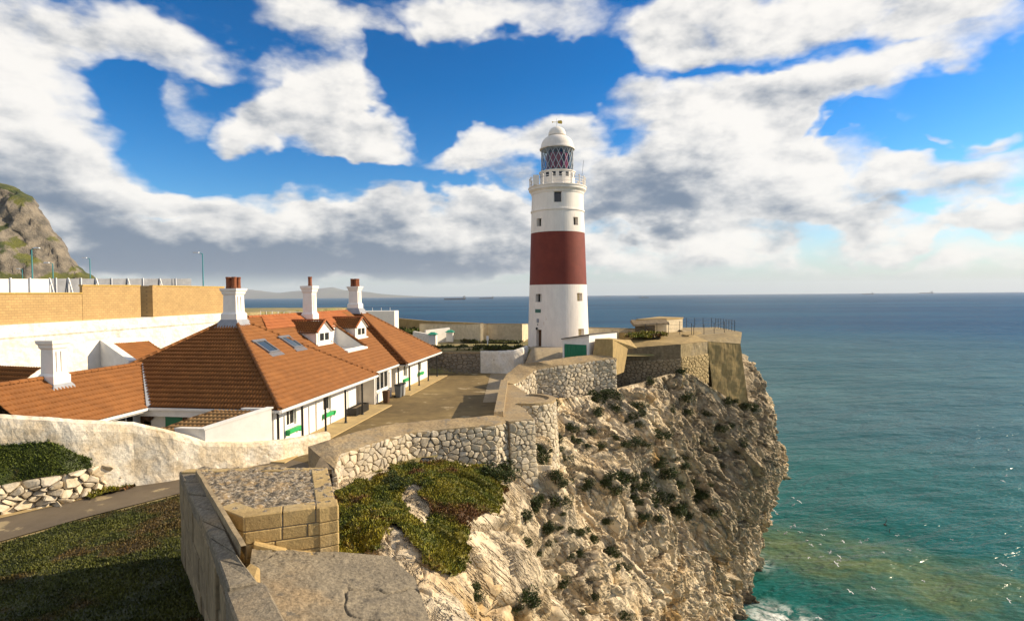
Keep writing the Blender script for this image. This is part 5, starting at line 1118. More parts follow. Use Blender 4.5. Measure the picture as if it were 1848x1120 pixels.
MB().prism([(g0.x, g0.y), (g1.x, g1.y), (g1.x + .3, g1.y + 1.2), (g0.x + .3, g0.y + 1.3)], 28.0, 30.55).build('porch', M_DARKW, hu); MB().hull8([Vector((g0.x - .3, g0.y - .5, 30.3)), Vector((g1.x + 1.6, g1.y - .4, 30.45)), Vector((g1.x + 1.6, g1.y + 1.3, 30.7)), Vector((g0.x - .3, g0.y + 1.3, 30.7))], [Vector((g0.x - .2, g0.y - .4, 30.55)), Vector((g1.x + 1.6, g1.y - .3, 30.62)), Vector((g1.x + 1.6, g1.y + 1.3, 31.0)), Vector((g0.x - .2, g0.y + 1.3, 31.0))]).build('awning', M_DARKW, hu)
MB().box((g0.x + 1.2, g0.y - .06, 28.2), (g0.x + 2.3, g0.y + .02, 29.9)).build('shutter', M_WOOD, hu)
# ------------------------------------------------------------------ walls between cottage and lighthouse
M_CREAMW = mat('cream_wall', [(.66, .56, .38), (.56, .47, .32)], .8, .9, .4, 7, vary=(.25, 2.5), spots=((.36, .30, .2), 1.2, .65))
def wall_box(name, a, c, th, z0, label, mtl=M_CREAMW, cap=None, zc=None):
    """straight wall from a to c (3D top points)"""
    a = Vector(a); c = Vector(c); d = (c - a); d.z = 0; d.normalize(); n = Vector((-d.y, d.x, 0)) * th
    hi = [a, c, c + n, a + n]; lo = [Vector((p.x, p.y, z0)) for p in hi]
    if cap is None: return tag(MB().hull8(lo, hi).build(name, mtl), label, 'wall')
    e = empty(name, (a.x, a.y, z0), label, 'wall'); MB().hull8(lo, hi).build('wall_body', mtl, e)
    MB().hull8([p + Vector((0, 0, .003)) for p in hi], [p + Vector((0, 0, .1)) for p in hi]).build('coping', cap, e); return e
G0 = 28.0
wall_box('cream_wall', at(880, 585, 73.5), at(942, 585.5, 73.0), .5, 27.8, 'shaded cream wall left of the lighthouse door', cap=M_COPE)
wall_box('cream_wall', at(942.2, 585.5, 73.0), at(953, 585, 76.5), .5, 27.8, 'short sunlit wall end touching the lighthouse', cap=M_COPE)
wall_box('cream_wall', at(880, 585, 73.6), at(865, 584.5, 78.0), .5, 27.8, 'cream wall return in the recess left of the lighthouse', cap=M_COPE)
wall_box('cream_wall', at(841, 586, 76), at(867, 584, 71.5), .4, 27.8, 'bright cream wall with sloping end in the recess', cap=M_COPE)
wall_box('cream_wall', at(757, 584.5, 86), at(841, 586, 76), .4, 27.8, 'long low cream wall behind the far cottage roof', cap=M_COPE)
wall_box('white_wall', at(769, 596, 72), at(812, 591, 74.0), .4, 27.4, 'low white wall behind the green-capped gate pillars', M_WHITE)
wall_box('white_wall', at(745, 597.5, 70), at(786, 605, 67.5), .35, 26.4, 'grey-white wall running to the nearer green-capped pillar', M_LIME)
def pillar(px, py0, py1, depth, label):
    p = at(px, py1, depth); q = at(px, py0, depth); e = empty('gate_pillar', (p.x, p.y, p.z), label, 'pillar', 'green-capped gate pillars')
    MB().box((p.x - .42, p.y - .42, p.z - .3), (p.x + .42, p.y + .42, q.z - .28)).build('shaft', M_WHITE, e, bevel=.03)
    s = .6; MB().hull8([(p.x - s, p.y - s, q.z - .277), (p.x + s, p.y - s, q.z - .277), (p.x + s, p.y + s, q.z - .277), (p.x - s, p.y + s, q.z - .277)], [(p.x - .2, p.y - .2, q.z), (p.x + .2, p.y - .2, q.z), (p.x + .2, p.y + .2, q.z), (p.x - .2, p.y + .2, q.z)]).build('cap', M_GREEND2, e)
M_GREEND2 = flat('sea_green_paint', (.02, .23, .14), .5)
pillar(781, 599, 617, 67.3, 'green-capped white gate pillar nearer the cottage roof'); pillar(812, 595, 612, 72.5, 'green-capped white gate pillar at the end of the low white wall')
bo = empty('marker_post', at(880, 626, 65.5), 'thin white marker post with small box beside the road to the lighthouse', 'post')
p = at(880, 626, 65.5); MB().tube(p + Vector((0, 0, -.3)), p + Vector((0, 0, .75)), .06, n=8).build('post', M_WHITE, bo); MB().box((p.x - .14, p.y - .12, p.z + .75), (p.x + .14, p.y + .12, p.z + 1.28)).build('box', M_WHITE, bo, bevel=.02)
rw = empty('retaining_wall', (-8, 62, COURT), 'dark shaded rubble retaining wall at the far end of the courtyard', 'wall')
ra, rb = Vector((-16, 62.3, 27.75)), Vector((-3.5, 61.6, 27.75))
MB().prism([(ra.x, ra.y + .03), (rb.x, rb.y + .03), (rb.x, rb.y + .7), (ra.x, ra.y + .7)], 25.3, 27.72).build('rubble_core', M_MORTAR, rw); MB().prism([(ra.x, ra.y - .05), (rb.x, rb.y - .05), (rb.x, rb.y + .75), (ra.x, ra.y + .75)], 27.725, 27.9).build('coping', M_COPE, rw)
stone_face(rw, Path([ra, rb], 1, .02), 2.2, .36, 1.6, .02, .06, seed=41, m=mat('grey_limestone', [(.33, .28, .21), (.26, .22, .165)], 2, .95, .8, 8, rnd=.25, vary=(.3, 5.), dist=.03))
sw = [Vector((-3.5, 61.6, 0)), Vector((-2.2, 61.45, 0)), Vector((-.9, 60.9, 0)), Vector((.2, 60.0, 0)), Vector((1.1, 60.3, 0)), Vector((1.9, 61.8, 0)), Vector((2.0, 63.6, 0))]
slab_wall('planter_wall', [(-3.45, 61.75, 27.95), (-2.2, 61.6, 27.95), (-.9, 61.1, 28.0), (.2, 60.5, 28.1), (1.0, 60.9, 28.35), (1.6, 62.2, 28.45)], .4, 25.4, M_LIME, 'whitewashed rubble planter wall curving beside the ramp', 'wall', amp=.06)
wall_box('yellow_kerb', at(783, 629, 62.6), at(853, 627, 62.6), .25, 27.7, 'low pale yellow kerb on top of the shaded retaining wall', mat('yellow_render', [(.60, .48, .24), (.5, .4, .2)], 2, .9, .3, 9))
wb_ = empty('white_block', at(702, 575, 84), 'plain white block behind the far cottage roof', 'building'); p = at(690, 575, 84)
MB().box((p.x - 3, p.y, 27.5), (at(712, 575, 84).x, p.y + 3, at(700, 561, 84).z)).build('wall', M_WHITE, wb_); 
for k in range(3): x = p.x - 1.5 + k * 1.3; MB().tube((x, p.y + .3, at(700, 561, 84).z), (x, p.y + .3, at(700, 561, 84).z + .5), .03, n=5).build('rail_post', M_WHITE, wb_)
wall_box('rubble_wall', at(712, 573.5, 100), at(770, 579, 96), .5, 27.4, 'low brown rubble wall on the far edge of the headland', M_CONC)
wall_box('rubble_wall', at(770, 579, 96), at(868, 583, 90), .5, 27.4, 'long low tan wall along the far cliff edge', M_CONC)
wall_box('cream_wall', at(1063, 592, 68), at(1148, 594, 70), .4, 27.9, 'low cream wall right of the lighthouse foot', cap=M_COPE)
# white handrail far behind the ridge
hrl = empty('white_handrail', at(480, 560, 80), 'white handrail glimpsed behind the middle roof ridge', 'railing'); p0, p1 = at(470, 560, 80), at(545, 563, 78)
for i in range(8): p = p0.lerp(p1, i / 7); MB().tube((p.x, p.y, 27.5), p, .05, n=5).build('rail_post', M_WHITE, hrl)
MB().tube(p0, p1, .05, n=5).build('top_rail', M_WHITE, hrl)
# ------------------------------------------------------------------ terrace walls behind the cottage
BW0, BW1 = Vector((-42.6, 40, 0)), Vector((-36.5, 74, 0))
def bwp(px, py, off=0.0):         # point on the plane of the back wall
    d = ray(px, py); n = Vector((BW1.y - BW0.y, -(BW1.x - BW0.x), 0)).normalized(); o = BW0 - n * off; return Vector((0, 0, EYE)) + d * ((o - Vector((0, 0, EYE))).dot(n) / d.dot(n))
rows = []; 
for i in range(201):
    px = -40 + 470 * i / 200; pt = bwp(px, 587 - 22 * (px / 400.)); row = []
    for k in range(41):
        q = Vector((pt.x, pt.y, pt.z + (25.2 - pt.z) * (k / 40))); e = mnoise.noise(q * .8) * .12 + mnoise.noise(q * 2.6) * .06 + (.12 if k < 7 else 0); row.append(q + Vector((1, -.15, 0)) * e)
    row.insert(0, row[0] + Vector((-1.5, .2, .02))); rows.append(row)
tag(MB().grid(rows).build('white_retaining_wall', M_LIME), 'long whitewashed rubble retaining wall behind the cottage', 'wall')
tb = empty('block_wall', bwp(100, 560, .6), 'tan blockwork wall with a step and a pier above the white retaining wall', 'wall')
M_BLK = bpy.data.materials.new('tan_blockwork'); M_BLK.use_nodes = True; N = NT(M_BLK.node_tree); N.n.clear()
Pp = N.n.new('ShaderNodeNewGeometry').outputs['Position']; sp = N.node('ShaderNodeSeparateXYZ', ins={0: Pp}); cv = N.node('ShaderNodeCombineXYZ', ins={0: sp.outputs[1], 1: sp.outputs[2]})
br = N.node('ShaderNodeTexBrick', ins={'Vector': cv.outputs[0], 'Color1': (.47, .315, .13), 'Color2': (.40, .265, .11), 'Mortar': (.33, .22, .10), 'Scale': 1.0, 'Mortar Size': .018, 'Brick Width': .45, 'Row Height': .225})
cc_ = N.mix(1.0, br.outputs['Color'], N.mix(N.noise(Pp, .9, 5, .6), (.75, .75, .75), (1.15, 1.12, 1.1)), 'MULTIPLY')
bs = N.node('ShaderNodeBsdfPrincipled', ins={'Base Color': cc_, 'Roughness': .9}); bnn = N.node('ShaderNodeBump', ins={'Height': br.outputs['Fac'], 'Strength': .6, 'Distance': .02}); bnn.invert = True; N.l.new(bnn.outputs[0], bs.inputs['Normal']); oo = N.n.new('ShaderNodeOutputMaterial'); N.l.new(bs.outputs[0], oo.inputs[0])
def bw_seg(name, px0, px1, py0, py1, off, mtl=None, bottom=585, parent=tb, th=.3):
    a = bwp(px0, py0, off); c = bwp(px1, py1, off); n = Vector((-1, .18, 0)).normalized() * th; zb = 31.0
    hi = [a, c, c + n, a + n]; return MB().hull8([Vector((p.x, p.y, zb)) for p in hi], hi).build(name, mtl or M_BLK, parent)
CAPY = mat('ochre_coping', [(.50, .34, .09), (.42, .28, .08)], 2, .9, .3, 9)
for (a, c, y0, y1, off) in ((-40, 148, 530.5, 530, .5), (148.2, 253, 516, 516.3, .5), (275, 405, 516.5, 518.5, .2)):
    bw_seg('wall_section', a, c, y0, y1, off); p = bwp(a, y0, off); q = bwp(c, y1, off); n = Vector((-.4, .07, 0)); o = Vector((.06, -.01, 0)); hi = [p + o, q + o, q + n, p + n]; MB().hull8([v + Vector((0, 0, .003)) for v in hi], [v + Vector((0, 0, .12)) for v in hi]).build('coping', CAPY, tb)
a, c = bwp(275, 516.5, -.1), bwp(253, 516.3, 1.4); MB().hull8([Vector((p.x, p.y, 31)) for p in (a, a + Vector((.1, .6, 0)), c + Vector((0, .6, 0)), c)], [a + Vector((0, 0, .05)), a + Vector((.1, .6, .05)), c + Vector((0, .6, .05)), c + Vector((0, 0, .05))]).build('pier', M_BLK, tb)
# panel fence behind
pfn = empty('panel_fence', bwp(100, 520, 6), 'white sheet-panel fence, right panels greyed for shade, with raking props above the block wall', 'fence')
M_PANEL = mat('white_sheeting', [(.72, .73, .74), (.64, .65, .67)], .8, .6, .2, 12, vary=(.12, 2.))
M_PANEL_SHADED = mat('shade_grey_sheeting', [(.27, .28, .30), (.22, .23, .25)], .8, .6, .2, 12, vary=(.2, 2.))  # shade of the right-hand panels painted as a grey copy of the sheeting
fx = [-30, 18, 53, 88, 100, 122, 145, 172, 200, 229, 257, 287, 316, 345]
for i, (a, c) in enumerate(zip(fx, fx[1:])):
    off = 5.5 if c <= 88 else 7.0; y = 503 + (a / 345.) * 0; p, q = bwp(a, y, off), bwp(c, y, off + (1.6 if c > 88 else 0) * 0); n = Vector((-.06, .01, 0))
    if c > 88: p, q = Vector((-45.5 + (i - 3) * .05, p.y, p.z)), Vector((-45.5 + (i - 2) * .05, q.y, q.z)); p, q = bwp(a, 503, 7.0), bwp(c, 502.5, 7.0)
    hi = [p, q, q + n, p + n]; MB().hull8([Vector((v.x, v.y, 31.5)) for v in hi], hi).build('panel', M_PANEL if c <= 88 else M_PANEL_SHADED, pfn)
    f = bwp(a + 1, 503, off - .1); MB().box((f.x - .05, f.y - .05, 31.5), (f.x + .06, f.y + .05, f.z + .1)).build('fence_post', M_PANEL, pfn)
    if c > 88 and i % 2: MB().tube((f.x + .05, f.y, f.z), (f.x + 1.5, f.y - .5, 31.8), .08, n=4).build('prop', M_WHITE, pfn)
# lamp posts
M_TEAL = flat('teal_paint', (.03, .22, .25), .45)
def lamp(px, pyt, pyb, depth, label, side=-1):
    t = at(px, pyt, depth); b0 = Vector((t.x, t.y, 31.8)); e = empty('lamp_post', b0, label, 'lamp post', 'teal lamp posts above the terrace')
    MB().tube(b0, t, .10, .06, n=8).build('column', M_TEAL, e); MB().tube(t, t + Vector((side * .5, -.1, .15)), .05, n=6).build('arm', M_TEAL, e)
    h = t + Vector((side * .75, -.15, .18)); MB().hull8([h + Vector((-.4, -.14, -.08)), h + Vector((.4, -.14, -.08)), h + Vector((.4, .14, -.08)), h + Vector((-.4, .14, -.08))], [h + Vector((-.3, -.08, .08)), h + Vector((.35, -.08, .06)), h + Vector((.35, .08, .06)), h + Vector((-.3, .08, .08))]).build('lamp_head', M_PANEL, e)
lamp(365.5, 458, 517, 74, 'teal lamp post right of the panel fence, nearest the cottage chimney'); lamp(162, 467, 500, 95, 'teal lamp post at the foot of the hill slope'); lamp(57, 450, 500, 72, 'tallest teal lamp post in front of the rocky hill', 1); lamp(95, 476, 510, 82, 'short teal lamp post at the join of the panel fence')
lamp(40, 486, 510, 130, 'smallest distant teal lamp post before the hill'); 
# outbuildings left of the roof
ob = empty('parapet_outbuilding', (-27, 38, COURT), 'white outbuilding with sloping parapet and small brown roof behind the cottage', 'outbuilding')
def olf(px, py, dep): return at(px, py, dep)
pa_, pb_, pc_ = olf(180, 613, 38.0), olf(232, 650, 35.6), olf(267, 609, 43)
MB().hull8([Vector((pa_.x, pa_.y, 25.3)), Vector((pb_.x, pb_.y, 25.3)), Vector((pb_.x + .3, pb_.y + .35, 25.3)), Vector((pa_.x + .3, pa_.y + .35, 25.3))], [pa_, pb_, pb_ + Vector((.3, .35, 0)), pa_ + Vector((.3, .35, 0))]).build('parapet', M_WHITE, ob)
q0 = olf(157, 616, 37.0); MB().hull8([Vector((q0.x, q0.y, 25.3)), Vector((pa_.x, pa_.y - .02, 25.3)), Vector((pa_.x, pa_.y + .3, 25.3)), Vector((q0.x, q0.y + .3, 25.3))], [q0, pa_ + Vector((0, -.02, .0)), pa_ + Vector((0, .3, 0)), q0 + Vector((0, .3, 0))]).build('side_wall', M_WHITE, ob)
MB().hull8([Vector((pa_.x + .3, pa_.y + .4, 25.3)), Vector((pc_.x, pc_.y, 25.3)), Vector((pc_.x + .1, pc_.y + .3, 25.3)), Vector((pa_.x + .3, pa_.y + .7, 25.3))], [pa_ + Vector((.3, .4, .1)), pc_, pc_ + Vector((.1, .3, 0)), pa_ + Vector((.3, .7, .1))]).build('back_parapet', M_WHITE, ob)
P0, P1, Q0 = pb_ + Vector((.35, .4, -.15)), olf(290, 640, 40.5), pa_ + Vector((.35, .45, -.35)); P0 = olf(233, 651, 35.9); Q0 = olf(193, 621, 38.3); e_ = olf(262, 613, 43.2) - Q0; up = Q0 - P0; xa_ = up.dot(e_.normalized()); up = up - e_.normalized() * xa_
tile_plane('roof_tiles', P0, e_, up, lambda y: (xa_ * y / up.length, e_.length + xa_ * y / up.length), up.length, M_TILE, ob)
ob2 = empty('end_outbuilding', (-31, 33, COURT), 'white sloping parapet with brown roof cut by the left edge', 'outbuilding')
a, c = at(-25, 640, 33), at(38, 692, 30.0); MB().hull8([Vector((a.x, a.y, 25.3)), Vector((c.x, c.y, 25.3)), Vector((c.x + .3, c.y + .3, 25.3)), Vector((a.x + .3, a.y + .3, 25.3))], [a, c, c + Vector((.3, .3, 0)), a + Vector((.3, .3, 0))]).build('parapet', M_WHITE, ob2)
P0, P1, Q0 = at(20, 695, 29.6), at(-80, 690, 30.5), at(-10, 660, 31.5); e_ = P1 - P0; up = Q0 - P0; up = up - e_.normalized() * up.dot(e_.normalized()); tile_plane('roof_tiles', P0, e_, up, lambda y: (-.5, e_.length), up.length, M_TILE, ob2)
# ------------------------------------------------------------------ things standing in front of the cottage
def bin_(a, b_, label, h=.95, w=.5, lid=True, col=None):
    e = empty('wheelie_bin' if lid else 'chimney_pot_planter', hf((a, b_, FL + .05)), label, 'bin' if lid else 'planter'); fr = lambda p: hf((a + p.x, b_ + p.y, FL + .05 + p.z)); m_ = col or flat('bin_grey', (.10, .11, .115), .5)
    MB(fr).hull8([(-w*.38, -w*.38, 0), (w*.38, -w*.38, 0), (w*.38, w*.38, 0), (-w*.38, w*.38, 0)], [(-w/2, -w/2, h), (w/2, -w/2, h), (w/2, w/2, h), (-w/2, w/2, h)]).build('body', m_, e, bevel=.03)
    if lid:
        MB(fr).hull8([(-w*.55, -w*.58, h+.003), (w*.55, -w*.58, h+.003), (w*.55, w*.55, h+.003), (-w*.55, w*.55, h+.003)], [(-w*.4, -w*.4, h+.1), (w*.4, -w*.4, h+.1), (w*.5, w*.5, h+.07), (-w*.5, w*.5, h+.07)]).build('lid', M_BLACK, e)
        for s in (-1, 1): MB(fr).tube((s * w * .42, w * .45, .1), (s * w * .5, w * .45, .1), .1, n=10).build('wheel', M_BLACK, e)
bin_(18.0, .15, 'grey wheelie bin with black lid outside the bay window corner', 1.0, .55); bin_(18.75, .1, 'pale wheelie bin behind the grey one in the cottage recess', 1.0, .5, True, flat('bin_pale', (.32, .32, .31), .5)); bin_(15.6, .3, 'square dark brown tub standing against the bay wall', .95, .5, False, M_WOOD)
pl = empty('flower_trough', hf((11.2, .6, FL + .08)), 'black trough of low plants beside the veranda posts', 'planter'); fr = lambda p: hf((11.4 + p.x, .75 + p.y, FL + .09 + p.z))
b = MB(fr); b.box((-1.1, -.3, 0), (1.1, -.25, .55)); b.box((-1.1, .25, 0), (1.1, .3, .55)); b.box((-1.1, -.25, 0), (-1.05, .25, .55)); b.box((1.05, -.25, 0), (1.1, .25, .55)); b.build('trough', M_BLACK, pl); MB(fr).box((-1.05, -.25, .4), (1.05, .25, .45)).build('soil', M_MORTAR, pl)
# ------------------------------------------------------------------ far land
def hill_material():
    m = bpy.data.materials.new('rocky_hillside'); m.use_nodes = True; N = NT(m.node_tree); N.n.clear(); g = N.n.new('ShaderNodeNewGeometry'); P = g.outputs['Position']
    sp = N.node('ShaderNodeSeparateXYZ', ins={0: g.outputs['Normal']})
    rock = N.mix(N.ramp(N.noise(P, .12, 6, .65), .35, .65), (.25, .21, .155), (.10, .088, .07)); gr = N.mix(N.ramp(N.noise(P, .06, 6, .65), .35, .65), (.12, .12, .02), (.035, .05, .012))
    f = N.ramp(N.m('ADD', sp.outputs[2], N.m('MULTIPLY', N.m('SUBTRACT', N.noise(P, .07, 6, .7), .5), .75)), .60, .72)
    b = N.node('ShaderNodeBsdfPrincipled', ins={'Base Color': N.mix(f, rock, gr), 'Roughness': .95}); bn = N.node('ShaderNodeBump', ins={'Height': N.noise(P, .25, 7, .7), 'Strength': 1., 'Distance': 2.5}); N.l.new(bn.outputs[0], b.inputs['Normal'])
    o = N.n.new('ShaderNodeOutputMaterial'); N.l.new(b.outputs[0], o.inputs[0]); return m
def build_hill():
    sil = np.array([(-600, 470), (-420, 380), (-250, 330), (-80, 316), (0, 323), (40, 335), (62, 350), (75, 375), (95, 410), (118, 440), (132, 470), (150, 490), (175, 502), (230, 520)], float)
    n, m = 240, 150; px = np.linspace(-600, 228, n); H = np.interp(px, sil[:, 0], sil[:, 1]); D = 430.
    top = np.array([at(a, b, D).z for a, b in zip(px, H)]); X0 = np.array([at(a, 500, D).x for a in px]); t = np.linspace(0, 1, m)
    Y = 300 + 420 * t; prof = np.interp(t, [0, .06, .15, .21, .23, .27, .29, .34, .42, .5, 1], [.0, .12, .34, .44, .62, .74, .90, 1, .5, .1, 0])
    X = np.repeat(X0[:, None], m, 1) * (1 + np.maximum(Y[None] - D, 0) / D * .9); Z = 24 + (top[:, None] - 24) * prof[None]; P = np.stack([X, np.repeat(Y[None], n, 0), Z], -1).reshape(-1, 3)
    d = (ridged(P / 38., 4, 3) - .5) * 16 + (ridged(P / 11., 4, 9) - .5) * 9; w = np.repeat(np.interp(t, [0, .08, .29, .36, .5], [0, 1, 1, .5, .6])[None], n, 0).ravel()
    P[:, 1] -= d * w; P[:, 2] += fbm(P / 20., 4, 19) * 2.4 * w
    tag(np_mesh('rock_hill', P, grid_faces(n, m)[:, ::-1], hill_material()), kind='structure')
build_hill()
def build_mountains():
    sil = np.array([(150, 537), (300, 528), (380, 526), (445, 522), (500, 528.5), (545, 525), (590, 520), (603, 519), (625, 524), (650, 526), (700, 530.5), (745, 534), (800, 536)], float); n = 200; px = np.linspace(150, 800, n); H = np.interp(px, sil[:, 0], sil[:, 1]); D = 21000.; k = 13; rows = []
    for j in range(k):
        t = j / (k - 1); pr = [0, .12, .28, .42, .6, .8, 1, .85, .6, .4, .25, .1, 0][j]
        rows.append([(at(a, 530, D).x, D - 3500 + 7000 * t, -2 + max(8, at(a, b, D).z) * pr) for a, b in zip(px, H)])
    P = np.array(rows); S = P.shape; P = P.reshape(-1, 3); P[:, 2] *= 1 + .18 * fbm(P / 900., 4, 5); P[:, 1] += 500 * fbm(P / 1500., 3, 8)
    tag(np_mesh('mountains', P, grid_faces(S[0], S[1]), mat('mountain', [(.10, .11, .07), (.16, .14, .10)], .0006, .95, .0)), kind='structure')
build_mountains()
# ------------------------------------------------------------------ ships at anchor
def ship(px, py, wpx, depth, label, house=.85, gear=True):
    p = at(px, py, depth); L = wpx * depth / FPX; x0 = p.x - L / 2; y = depth; h = L * .055; B = L * .07; e = empty('ship', (p.x, y, 0), label, 'ship', 'ships at anchor in the strait')
    mh = flat('ship_hull', (.05, .045, .05), .6); ms_ = flat('ship_house', (.45, .43, .40), .6)
    MB().hull8([(x0 + L * .03, y - B, -1), (x0 + L * .97, y - B, -1), (x0 + L * .97, y + B, -1), (x0 + L * .03, y + B, -1)], [(x0, y - B, h), (x0 + L, y - B, h * 1.15), (x0 + L, y + B, h * 1.15), (x0, y + B, h)]).build('hull', mh, e)
    s = MB(); hx = x0 + L * house; s.box((hx, y - B * .8, h), (hx + L * .09, y + B * .8, h + L * .085)); s.box((hx + L * .02, y - B * .95, h + L * .085), (hx + L * .07, y + B * .95, h + L * .105)); s.build('superstructure', ms_, e)
    MB().tube((hx + L * .1, y, h), (hx + L * .1, y, h + L * .12), L * .012, n=8).build('funnel', mh, e)
    if gear:
        for f in (.15, .38, .6): MB().tube((x0 + L * f, y, h), (x0 + L * f, y, h + L * .05), L * .006, n=5).build('mast', mh, e)
for a in ((821, 532, 40, 5200, 'dark tanker left of the lighthouse, the largest ship on the horizon'), (878, 533, 26, 6500, 'smaller ship just left of the lighthouse on the horizon'), (1162, 531, 18, 5600, 'compact dark ship right of the lighthouse', .3), (1097, 531, 13, 11000, 'faint tiny ship close right of the lighthouse'), (1566, 526.5, 21, 10000, 'faint ship on the horizon above the open sea'), (1672, 524.5, 24, 13000, 'palest ship far right on the horizon'), (1832, 523, 8, 13000, 'speck of a ship at the right edge of the horizon')): ship(*a)
# ------------------------------------------------------------------ leaves
def leaf_mat(name, cols, sc, rough=.6):
    m = bpy.data.materials.new(name); m.use_nodes = True; N = NT(m.node_tree); N.n.clear(); P = N.n.new('ShaderNodeNewGeometry').outputs['Position']; at_ = N.n.new('ShaderNodeAttribute'); at_.attribute_name = 'tint'
    c = N.mix(N.ramp(N.noise(P, sc, 4, .6), .36, .62), cols[0], cols[1])
    if len(cols) > 2: c = N.mix(N.ramp(N.noise(P, sc * .55, 5, .65), .54, .64), c, cols[2])
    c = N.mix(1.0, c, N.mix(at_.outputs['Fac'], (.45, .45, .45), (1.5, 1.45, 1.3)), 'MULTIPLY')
    b = N.node('ShaderNodeBsdfPrincipled', ins={'Base Color': c, 'Roughness': rough}); b.inputs['Specular IOR Level'].default_value = .25
    o = N.n.new('ShaderNodeOutputMaterial'); N.l.new(b.outputs[0], o.inputs[0]); return m
M_ICE = leaf_mat('ice_plant_leaf', [(.19, .165, .012), (.085, .105, .010), (.125, .058, .018)], .9)
M_BANK = leaf_mat('bank_leaf', [(.080, .105, .016), (.048, .072, .012), (.10, .075, .022)], .8)
M_GRASS = leaf_mat('grass_leaf', [(.075, .082, .014), (.045, .055, .010), (.085, .058, .018)], .6)
M_SHRUB = leaf_mat('shrub_leaf', [(.040, .058, .012), (.025, .040, .008), (.055, .065, .014)], 1.2)
def leaves(P, Nrm, size, up=.6, flat_=.5, rng=RNG):
    """one narrow quad per point: returns V, F, tint"""
    n = len(P); a = rng.normal(size=(n, 3)); a[:, 2] = np.abs(a[:, 2]) * .5; d = Nrm * up + a * flat_; d /= np.linalg.norm(d, axis=1, keepdims=True) + 1e-9
    s = np.cross(d, rng.normal(size=(n, 3))); s /= np.linalg.norm(s, axis=1, keepdims=True) + 1e-9; L = (size * (.6 + .8 * rng.random(n)))[:, None]; w = L * .30
    V = np.stack([P - s * w * .6, P + s * w * .6, P + d * L * .6 + s * w, P + d * L, P + d * L * .6 - s * w], 1); t = rng.random(n)
    V4 = np.stack([P - s * w * .7, P + s * w * .7, P + d * L + s * w * .45, P + d * L - s * w * .45], 1).reshape(-1, 3)
    return V4, np.arange(4 * n).reshape(-1, 4), np.repeat(t, 4)
def carpet(name, V, F, size, dens, mtl, label, cat, lift=.25, base=.05, rng=RNG):
    """mound of ground cover over the quads F of V, as one countless mass"""
    A = V[F]; e1 = A[:, 2] - A[:, 0]; e2 = A[:, 3] - A[:, 1]; nn = np.cross(e1, e2); ar = np.linalg.norm(nn, axis=1) / 2; nn /= (2 * ar)[:, None] + 1e-9; nn = np.where(nn[:, 2:] < 0, -nn, nn)
    n = int(ar.sum() * dens); idx = rng.choice(len(F), n, p=ar / ar.sum()); u = rng.random((n, 1)); v = rng.random((n, 1)); B = A[idx]
    P = (B[:, 0] * (1 - u) + B[:, 1] * u) * (1 - v) + (B[:, 3] * (1 - u) + B[:, 2] * u) * v; N_ = nn[idx] * .6 + np.array([0, 0, .5]); N_ /= np.linalg.norm(N_, axis=1, keepdims=True)
    md = lift * np.clip(.5 + .9 * fbm(P / .8, 3, 77), 0, 1.3)[:, None]; P2 = P + N_ * (md * (.55 + .45 * rng.random((n, 1))))
    LV, LF, T = leaves(P2, N_, size)
    uq, inv = np.unique(F, return_inverse=True); BV = V[uq] + np.array([0, 0, 1.0]) * (base + lift * .45 * np.clip(.5 + .9 * fbm(V[uq] / .8, 3, 77), 0, 1.3))[:, None]; BF = inv.reshape(F.shape)
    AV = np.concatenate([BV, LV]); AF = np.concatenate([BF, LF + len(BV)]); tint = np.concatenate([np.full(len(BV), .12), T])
    return tag(np_mesh(name, AV, AF, mtl, attrs={'tint': tint}), label, cat, kind='stuff')
def project(P):
    R = np.array(CROT); q = (P - np.array([0, 0, EYE])) @ R; return 924 + FPX * q[:, 0] / -q[:, 2], 560 - FPX * q[:, 1] / -q[:, 2]
def cliff_faces(poly, ymax=34, exclude=(), ymin=0):
    c = CV[CF].mean(1); x, y = project(c); k = inside(np.array(poly, float), x + fbm(c / 1.1, 3, 5) * 14, y + fbm(c / 1.1, 3, 6) * 14) & (c[:, 1] < ymax) & (c[:, 1] > ymin)
    for e in exclude: k &= ~inside(np.array(e, float), x + fbm(c / .9, 3, 15) * 12, y + fbm(c / .9, 3, 16) * 12)
    return CF[k]
CVf = np.asarray(CV)
ICE = [(590, 900), (640, 878), (700, 850), (740, 838), (800, 838), (860, 838), (905, 850), (912, 880), (898, 930), (872, 935), (850, 950), (842, 1000), (838, 1035), (815, 1045), (785, 1030), (755, 1010), (730, 980), (700, 955), (690, 1000), (610, 1010), (590, 960)]
carpet('ice_plant', CVf, cliff_faces(ICE, 33, [[(726, 880), (745, 872), (768, 905), (778, 930), (765, 945), (745, 935), (728, 915)], [(690, 945), (715, 950), (740, 985), (765, 1020), (700, 1015)]]), .07, 900, M_ICE, 'olive green and rust ice plant spilling over the rocks below the sea wall', 'ground cover', .32)
